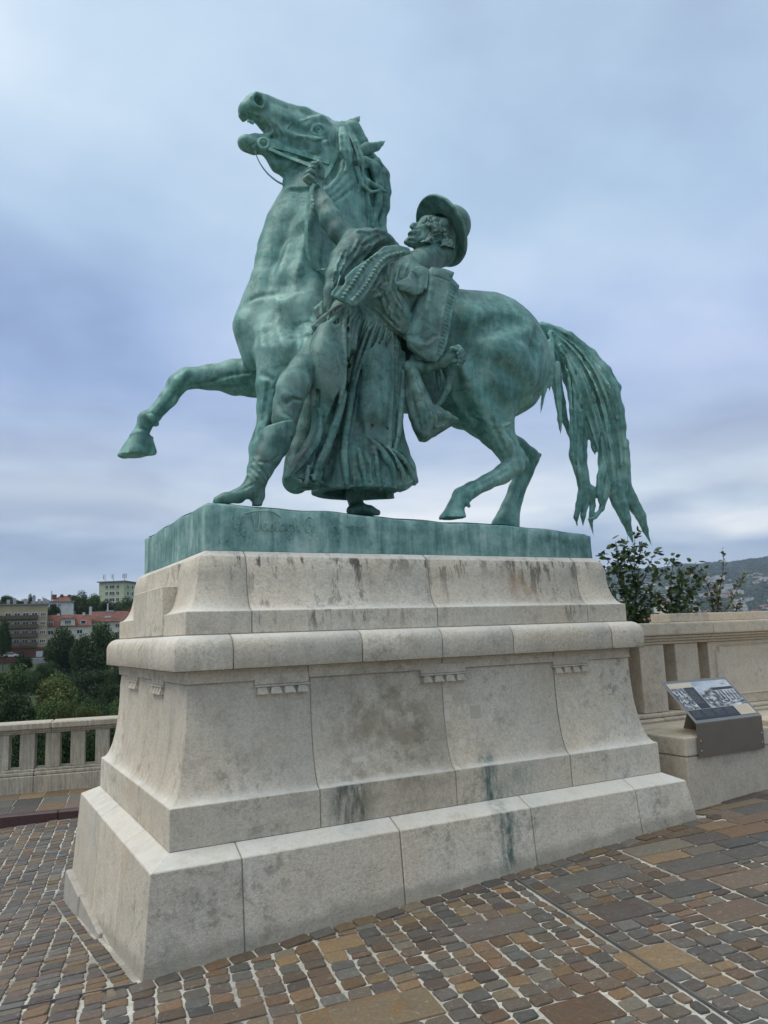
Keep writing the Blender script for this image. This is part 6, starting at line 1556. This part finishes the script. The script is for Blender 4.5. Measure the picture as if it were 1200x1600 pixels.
# second house, brown-red roof
h = House('town_house', 140.2, 204, 1024, 971.5, 262, 11, 'long house with a worn brown-red tiled roof behind the dark tree')
h.box('wall', -h.w/2, h.w/2, 0, h.D, -14, h.h, M_CREAM); h.gable('roof', -h.w/2-.05, h.w/2+.05, -.8, h.D+.5, h.h, h.Z(954.5), M_ROOF2)
for a in (145, 162, 179, 193): h.window(a, a+8.5, 975.5, 981, 0, 2); 
for a in (145, 162, 179): h.window(a, a+8.5, 988, 994, 0, 2)
for u in (163, 168): h.box('roof_light', h.X(u), h.X(u)+.9, 1.5, 2.1, h.Z(965), h.Z(962.5), M_FRAME)
h.box('chimney', h.X(166), h.X(168), 5, 6, h.Z(956), h.Z(942), M_WHITE); h.box('chimney', h.X(164), h.X(176), 4.6, 6.2, h.Z(956.5), h.Z(953), M_GREY); h.box('chimney', h.X(198), h.X(204), 4.6, 6, h.Z(956), h.Z(950), M_ROOF2)
# pale building behind, and its neighbour with the red roof
h = House('building', 50, 112, 975, 941.5, 330, 14, 'long pale grey building with a flat roof above the ochre block')
h.box('wall', -h.w/2, h.w/2, 0, h.D, -12, h.h, M_WHITE); h.box('roof', -h.w/2-.3, h.w/2+.3, -.4, h.D, h.h, h.h+.5, M_FLAT)
for u in range(71, 90, 6): h.window(u, u+4, 944, 948)
for u, z in ((52, 936), (60, 938), (104, 937)): h.box('chimney', h.X(u), h.X(u)+1, 3, 4, h.h+.5, h.Z(z), M_GREY)
h = House('building', 62, 117, 960, 939.5, 360, 12, 'red-roofed house showing above the pale grey building')
h.box('wall', -h.w/2, h.w/2, 0, h.D, -12, h.h, M_GREY); h.gable('roof', h.X(80), h.w/2+.3, -.5, h.D+.4, h.h, h.Z(930), M_ROOF1, 3.5); h.gable('side_roof', -h.w/2, h.X(80), -.4, h.D, h.h, h.Z(934.5), M_FLAT, 3)
for u, z in ((79.5, 922), (93, 928), (104, 928.5), (110, 930), (67, 931)): h.box('chimney', h.X(u), h.X(u)+(.5 if u < 80 else 1.3), 4, 5.2, h.Z(938), h.Z(z), M_WHITE if u < 80 else M_ROOF2)
h.box('dormer', h.X(81), h.X(88), 2, 5, h.Z(936), h.Z(928.5), M_BRICKRED)
# pale green slab block
h = House('apartment_block', 153, 196, 950, 909.5, 395, 19, 'pale green flat-roofed apartment block with aerials on the roof', turn=-26)
h.box('wall', -h.w/2, h.w/2*.92, 0, h.D*1.15, -18, h.h, M_GREEN); h.box('roof', -h.w/2-.8, h.w/2*.92+.8, -.9, h.D*1.15+.8, h.h, h.h+.45, M_FLAT)
for v in (917.5, 927.5, 937.5):
    for a, b_, k in ((162.5, 167, 1), (169.5, 178, 2), (180.5, 185.5, 1)): h.window(a+1, b_+1, v-3, v+2.4, 0, k)
xs = h.w/2*.92
for v in (917.5, 927.5, 937.5):
    for y_ in (4.0, 9.0):
        z = h.Z(v); b = MB(); b.box(xs-.02, xs+.1, y_-1.1, y_+1.1, z-.95, z+1.0); o = b.build('window', M_FRAME, h.e); h.box('pane', xs-.01, xs+.13, y_-.85, y_-.1, z-.75, z+.8, M_GLASS, o); h.box('pane', xs-.01, xs+.13, y_+.1, y_+.85, z-.75, z+.8, M_GLASS, o)
for u, n_ in ((158, 1), (172, 1), (190, 3)):
    b = MB(); x = h.X(u); b.tube([(x, 3, h.h+.4), (x, 3, h.h+4.2)], .12, 5)
    for i in range(n_): b.box(x-.9+i*.8, x-.55+i*.8, 2.8, 3.1, h.h+1.8, h.h+4.0)
    b.build('aerial', M_GREY, h.e)
# retaining wall of the road and three parked cars
w = House('retaining_wall', 44, 112, 1034, 1028.5, 243, 1, 'pale retaining wall of the road below the cream house', 'wall'); w.box('wall_face', -w.w/2, w.w/2, 0, .5, -4, w.h, M_GREY); w.box('coping', -w.w/2, w.w/2, -.1, .6, w.h, w.h+.2, M_WHITE)
M_CARW, M_CARD, M_TYRE = plain('white_car_paint', (.6, .6, .6), .25, var=.02), plain('dark_car_paint', (.03, .035, .04), .25, var=.02), plain('tyre', (.02, .02, .02), .9)
def car(u, v, dist, mat, label):
    p = at_d(u, v, dist); e = empty('parked_car', p, -math.atan2(p[0]-CAM[0], p[1]-CAM[1])); tag(e, label, 'car', 'cars parked along the far road')
    prof = [(-2.1, .35), (-2.15, .75), (-1.9, .92), (-1.35, .98), (-.85, 1.42), (.7, 1.45), (1.35, 1.0), (2.0, .88), (2.15, .6), (2.1, .35)]; b = MB(); n = len(prof)
    V = [(x, -.85, z) for x, z in prof]+[(x, .85, z) for x, z in prof]; b.add(V, [tuple(range(n)), tuple(range(2*n-1, n-1, -1))]+[(i, n+i, n+(i+1) % n, (i+1) % n) for i in range(n)]); b.build('body', mat, e, bevel=.05)
    b = MB(); b.box(-1.15, .95, -.88, .88, 1.0, 1.36); b.build('side_window', M_GLASS, e)
    for x in (-1.35, 1.35):
        for y in (-.8, .8): b = MB(); b.tube([(x, y-.1, .33), (x, y+.1, .33)], .33, 12); b.build('wheel', M_TYRE, e)
car(2, 1027.5, 246, M_CARW, 'white car parked before the ochre block, leftmost'); car(16, 1028, 246, M_CARW, 'white car parked before the ochre block beside the dark shrub'); car(82, 1027, 247, M_CARD, 'dark car parked before the cream house')
# trees, each by itself
TG = 'trees on the slope across the valley'
for a in ((5, 1024, 24, 58, 236, M_LEAF_DARK, 'dark tree before the ochre block, cut by the picture edge'),
          (36, 1047, 34, 26, 222, M_LEAF_DARK, 'small dark shrub-like tree under the garage door of the ochre block'),
          (64, 1060, 26, 24, 205, M_LEAF_DARK, 'low dark tree on the grass slope below the garage'),
          (77, 1054, 24, 24, 210, M_LEAF_MID, 'small light green tree on the grass slope under the road wall'),
          (96, 1040, 58, 62, 232, M_LEAF_DARK, 'broad dark tree hiding the front of the cream house'),
          (128, 1052, 44, 60, 226, M_LEAF_DARK, 'dark tree between the cream house and the long brown-roofed house'),
          (160, 1050, 68, 78, 228, M_LEAF_DARK, 'tallest dark tree, before the long brown-roofed house'),
          (192, 1050, 40, 68, 224, M_LEAF_DARK, 'dark tree partly behind the pedestal cornice'),
          (14, 1110, 80, 78, 165, M_LEAF_MID, 'large bright green tree at the left edge of the slope'),
          (134, 1098, 66, 60, 178, M_LEAF_DARK, 'dark rounded tree at the middle of the slope'),
          (176, 1112, 50, 46, 160, M_LEAF_DARK, 'dark tree low on the slope beside the pedestal'),
          (82, 1132, 96, 76, 140, M_LEAF_OLIVE, 'big olive green tree above the balustrade'),
          (10, 1150, 66, 58, 120, M_LEAF_OLIVE, 'olive brown tree behind the left end of the balustrade'),
          (146, 1140, 60, 50, 128, M_LEAF_DARK, 'dark tree just above the rail joint'),
          (98, 1150, 64, 42, 105, M_LEAF_OLIVE, 'yellow-green bush top peeping over the rail'),
          (186, 1150, 44, 60, 118, M_LEAF_MID, 'green tree between balustrade and pedestal'),
          (46, 1160, 60, 40, 100, M_LEAF_DARK, 'dark bush top behind the rail'),
          (30, 1215, 90, 95, 62, M_LEAF_DARK, 'dark leafy tree seen between the leftmost balusters'), (100, 1215, 90, 95, 58, M_LEAF_DARK, 'dark leafy tree seen between the middle balusters'), (165, 1215, 90, 95, 60, M_LEAF_DARK, 'dark leafy tree seen between the balusters beside the pedestal'),
          (60, 1085, 40, 34, 188, M_LEAF_DARK, 'dark tree at mid slope above the olive tree'), (100, 1092, 44, 40, 180, M_LEAF_MID, 'bright green tree beside the rounded dark one'), (186, 1085, 36, 44, 190, M_LEAF_DARK, 'dark tree beside the pedestal under the cornice'), (40, 1075, 30, 26, 195, M_LEAF_DARK, 'small dark tree behind the large bright green one'), (168, 1075, 34, 30, 196, M_LEAF_MID, 'small green tree on the right of the grass clearing'), (122, 1120, 54, 44, 150, M_LEAF_DARK, 'dark tree right of the big olive one'),
          (8, 950, 34, 20, 470, M_LEAF_DARK, 'dark tree on the skyline at the far left'), (30, 952, 34, 18, 480, M_LEAF_DARK, 'low dark tree on the skyline above the ochre block'), (48, 950, 14, 24, 420, M_LEAF_DARK, 'pointed dark conifer on the skyline'),
          (84, 965, 22, 22, 300, M_LEAF_DARK, 'dark tree in front of the pale grey building'), (126, 962, 38, 40, 350, M_LEAF_DARK, 'tall dark tree left of the pale green block'), (146, 960, 36, 32, 355, M_LEAF_MID, 'green tree just left of the pale green block'),
          (170, 962, 34, 26, 340, M_LEAF_DARK, 'round dark tree in front of the pale green block'), (196, 964, 40, 32, 335, M_LEAF_DARK, 'wide dark tree in front of the side of the pale green block'), (114, 958, 22, 32, 380, M_LEAF_MID, 'thin tree rising beside the red-roofed house')):
    tree(*a, group=TG)
for i in range(16):   # the belt of wood further down the slope
    u = rngt.uniform(-60, 230); tree(u, rngt.uniform(1135, 1190), rngt.uniform(46, 76), rngt.uniform(40, 60), rngt.uniform(75, 115), [M_LEAF_DARK, M_LEAF_MID, M_LEAF_OLIVE][int(rngt.integers(3))], 'leafy tree in the belt of wood low behind the balustrade', 'trees low behind the balustrade')

# ------------------------------------------------------------------ far hillside on the right: scattered houses, woods, the town at its foot
hm = []
def small_house(kind, wall, roof):
    b = MB(); w, d, h_ = (9, 7, 6) if kind == 0 else ((16, 9, 9) if kind == 1 else (26, 12, 15))
    b.box(-w/2, w/2, -d/2, d/2, -5, h_); me = bpy.data.meshes.new('house'); 
    if kind < 2: n = len(b.V); b.add([(-w/2-.4, -d/2-.4, h_), (w/2+.4, -d/2-.4, h_), (w/2+.4, d/2+.4, h_), (-w/2-.4, d/2+.4, h_), (-w/2+2, 0, h_+3.5), (w/2-2, 0, h_+3.5)], [(0, 1, 5, 4), (2, 3, 4, 5), (3, 0, 4), (1, 2, 5), (3, 2, 1, 0)])
    else: b.box(-w/2-.4, w/2+.4, -d/2-.4, d/2+.4, h_+.01, h_+.6)
    nf = len(b.F)
    for r in range(int(h_//3)):
        for c in range(int(w//3)): x = -w/2+1.5+c*3; b.add([(x-.6, -d/2-.05, r*3+1), (x+.6, -d/2-.05, r*3+1), (x+.6, -d/2-.05, r*3+2.4), (x-.6, -d/2-.05, r*3+2.4)], [(0, 1, 2, 3)])
    me.from_pydata(b.V, [], b.F); me.materials.append(wall); me.materials.append(roof); me.materials.append(M_GLASS)
    for i, p_ in enumerate(me.polygons): p_.material_index = 0 if i < 6 else (2 if i >= nf else 1)
    me.update(); return me
HM = [small_house(k, w_, r_) for k in (0, 1, 2) for w_, r_ in ((M_WHITE, M_ROOF2), (M_CREAM, M_ROOF1), (M_WHITE, M_FLAT))]
rngh = np.random.default_rng(5)
n_ = 0; tries = 0
while n_ < 280 and tries < 9000:
    tries += 1; u = rngh.uniform(925, 1215); town = rngh.random() < .30; r = rngh.uniform(1450, 2250) if town else rngh.uniform(2300, 4300)
    p = at_d(u, 900, r); z = terrain_z(p[0], p[1]); q = np.array([p[0], p[1], z]); d = q-CAM; v = 800-F*float(d@UP)/float(d@FW)
    if v > 966 or (v < 895 and rngh.random() < .8): continue
    if math.sin(u*.07+r*.003)+rngh.uniform(-1, 1) < -.2: continue
    k = int(rngh.integers(0, 9)); 
    if not town and k > 6 and rngh.random() < .5: k -= 4
    o = link('house', HM[k], None); o.location = q; o.rotation_euler = (0, 0, -math.atan2(d[0], d[1])+rngh.uniform(-.6, .6)); s_ = rngh.uniform(.75, 1.45); o.scale = (s_*1.15, s_, s_*.85)
    if town: tag(o, 'pale town building at the foot of the hazy hill', 'house', 'town buildings at the foot of the hill')
    else: tag(o, 'small pale house among the trees of the hazy hillside', 'house', 'houses on the far hillside')
    n_ += 1
# woods on that hill, a mass nobody could count
def woods():
    ico = bmesh.new(); bmesh.ops.create_icosphere(ico, subdivisions=1, radius=1); v0 = np.array([v.co[:] for v in ico.verts]); f0 = np.array([[v.index for v in f_.verts] for f_ in ico.faces]); ico.free()
    V = []; Fc = []; k = 0
    for i in range(9000):
        u = rngh.uniform(900, 1240); r = rngh.uniform(1500, 5900)**1.0; p = at_d(u, 900, r); z = terrain_z(p[0], p[1]); s_ = rngh.uniform(5, 11); V.append(v0*rngh.uniform(.75, 1.2, (len(v0), 1))*np.array([s_*1.3, s_*1.3, s_*.8])+np.array([p[0], p[1], z+1])); Fc.append(f0+k); k += len(v0)
    return mesh_np('woods', np.concatenate(V), np.concatenate(Fc), smooth=True)
t = NT('far_woods'); M_WOODS = t.out(t.ramp(t.geo.outputs['Random Per Island'], [(0, (.008, .016, .008)), (.6, (.018, .030, .014)), (1, (.036, .046, .020))]), .95)
o = link('hillside_woods', woods(), None, M_WOODS); tag(o, 'woods covering the far hazy hill', kind='stuff')
# two red roofs of the lower town seen through the plants
for u, vb, wp, lab in ((1020, 975, 32, 'red roof seen through the shrub beside the pedestal'), (1032, 950, 20, 'small red roof seen through the shrub, higher up')):
    h = House('town_house', u-wp/2, u+wp/2, vb, vb-6, 420 if wp > 25 else 700, 14, lab); h.box('wall', -h.w/2, h.w/2, 0, h.D, -30, h.h, M_CREAM); h.gable('roof', -h.w/2-.5, h.w/2+.5, -.6, h.D+.4, h.h, h.h*2.3, M_ROOF1, 1.5)

# ------------------------------------------------------------------ plants in the bed behind the parapet
def leaf_mat(name, a, b, c):
    t = NT(name); r = t.geo.outputs['Random Per Island']; col = t.ramp(r, [(0, a), (.55, b), (1, c)]); t.setin(t.b.inputs['Subsurface Weight'], 0.0); return t.out(col, .45, spec=.35)
M_LF1 = leaf_mat('dark_glossy_leaf', (.028, .055, .020), (.050, .090, .030), (.095, .145, .052)); M_LF2 = leaf_mat('yellow_green_leaf', (.050, .062, .016), (.085, .095, .026), (.15, .14, .04)); M_STEM = plain('stem', (.045, .032, .024), .9)
def plant(label, stems, leaf_px, mat, seed, y, dens=1.0, cat='shrub'):
    rng = np.random.default_rng(seed); foot = at(stems[0][0][0], stems[0][0][1], y); e = empty('shrub', foot); tag(e, label, cat); b = MB(); V = []; Fc = []; M_ = Matrix.Translation(-Vector(foot))
    for st, spread in [(s_[:-1], s_[-1]) for s_ in stems]:
        P_ = fine([(u, v, y, 1) for u, v in st], 6); yy = rng.uniform(-.10, .10); pts = [at(a[0], a[1], y+yy*(i/len(P_))) for i, a in enumerate(P_)]
        b.tube([p-foot for p in pts], [max(.003, .010*(1-i/len(pts))) for i in range(len(pts))], 5)
        for i in range(1, len(pts)):
            for _ in range(max(1, int(rng.poisson(2.6*dens*(spread/8))))):
                s_ = depth(pts[i])/F; off = rng.normal(size=3)*spread*s_*.62; off[1] *= .8; p = pts[i]+off-foot
                if rng.random() < .35: b.tube([pts[i]-foot, pts[i]-foot+off*.6+np.array([0, 0, .01]), p], [.0028, .002, .0012], 4)
                L_ = leaf_px*s_*rng.uniform(.55, 1.1); d = rng.normal(size=3); d[2] = d[2]*.5+.15; d /= np.linalg.norm(d); w = np.cross(d, rng.normal(size=3)+np.array([0, 0, 1.2])); w /= np.linalg.norm(w)+1e-9; n_ = np.cross(w, d)
                o = len(V); W_ = L_*.36; q = [p, p+d*L_*.25+w*W_*.8, p+d*L_*.6+w*W_*.85, p+d*L_, p+d*L_*.6-w*W_*.85, p+d*L_*.25-w*W_*.8, p+d*L_*.5-n_*L_*.10]; V += q
                Fc += [(o, o+1, o+6), (o+1, o+2, o+6), (o+2, o+3, o+6), (o+3, o+4, o+6), (o+4, o+5, o+6), (o+5, o, o+6)]
    link('leaves', mesh_np('leaves', V, Fc, smooth=False), e, mat); b.build('stems', M_STEM, e)
S1 = [[(988, 985), (993, 930), (991, 885), (992, 836), 8], [(986, 975), (976, 925), (968, 885), (962, 846), 8], [(984, 965), (966, 940), (950, 915), (944, 890), 7], [(968, 900), (972, 865), (980, 845), 7], [(990, 890), (1000, 865), (1006, 850), 6], [(992, 930), (1008, 900), (1020, 870), (1030, 858), 7], [(990, 960), (1004, 935), (1018, 915), (1035, 895), (1046, 880), 7],
      [(986, 975), (978, 955), (975, 940), 9], [(990, 985), (1000, 960), (1012, 945), (1028, 935), 9], [(985, 960), (960, 890), (940, 868), 5], [(992, 920), (985, 880), (975, 862), 8], [(995, 975), (990, 950), (985, 925), 10], [(1010, 975), (1012, 950), (1020, 930), 8]]
S2 = [[(1058, 972), (1062, 935), (1068, 905), (1080, 885), 9], [(1055, 970), (1048, 930), (1050, 895), (1052, 872), 7], [(1060, 965), (1075, 935), (1088, 910), (1096, 890), 9], [(1050, 970), (1030, 945), (1022, 930), 8], [(1062, 970), (1080, 955), (1096, 945), 9], [(1058, 965), (1060, 925), (1066, 890), 9], [(1055, 965), (1070, 950), (1075, 925), 10], [(1045, 970), (1040, 945), (1045, 925), 9]]
S3 = [[(1120, 968), (1124, 925), (1130, 890), (1130, 862), 4.5], [(1116, 968), (1112, 935), (1106, 915), (1100, 905), 6], [(1122, 968), (1140, 945), (1155, 915), (1164, 900), 5.5], [(1118, 966), (1122, 940), (1118, 920), 7], [(1150, 960), (1152, 945), (1158, 940), 6]]
plant('dark round-leaved shrub beside the pedestal, under the tail', S1, 12.5, M_LF1, 1, 1.75, 1.9); plant('dense dark shrub between the tall shrub and the yellow-green one', S2, 11, M_LF1, 2, 1.80, 2.0); plant('thin yellow-green shrub with upright sprigs, rightmost', S3, 9, M_LF2, 3, 1.80, 3.0)

# ------------------------------------------------------------------ the moist air between here and the hills
b = MB(); b.box(-8300, 8300, -8300, 8300, -90, 620)
t = bpy.data.materials.new('haze'); t.use_nodes = True; nt = t.node_tree; nt.nodes.clear(); o_ = nt.nodes.new('ShaderNodeOutputMaterial'); v_ = nt.nodes.new('ShaderNodeVolumePrincipled')
v_.inputs['Color'].default_value = (.66, .80, 1.0, 1); v_.inputs['Density'].default_value = 0.7e-4; v_.inputs['Anisotropy'].default_value = .2; nt.links.new(v_.outputs[0], o_.inputs['Volume'])
hz = b.build('haze', t); tag(hz, 'thin moist air veiling the distant hills', kind='stuff')
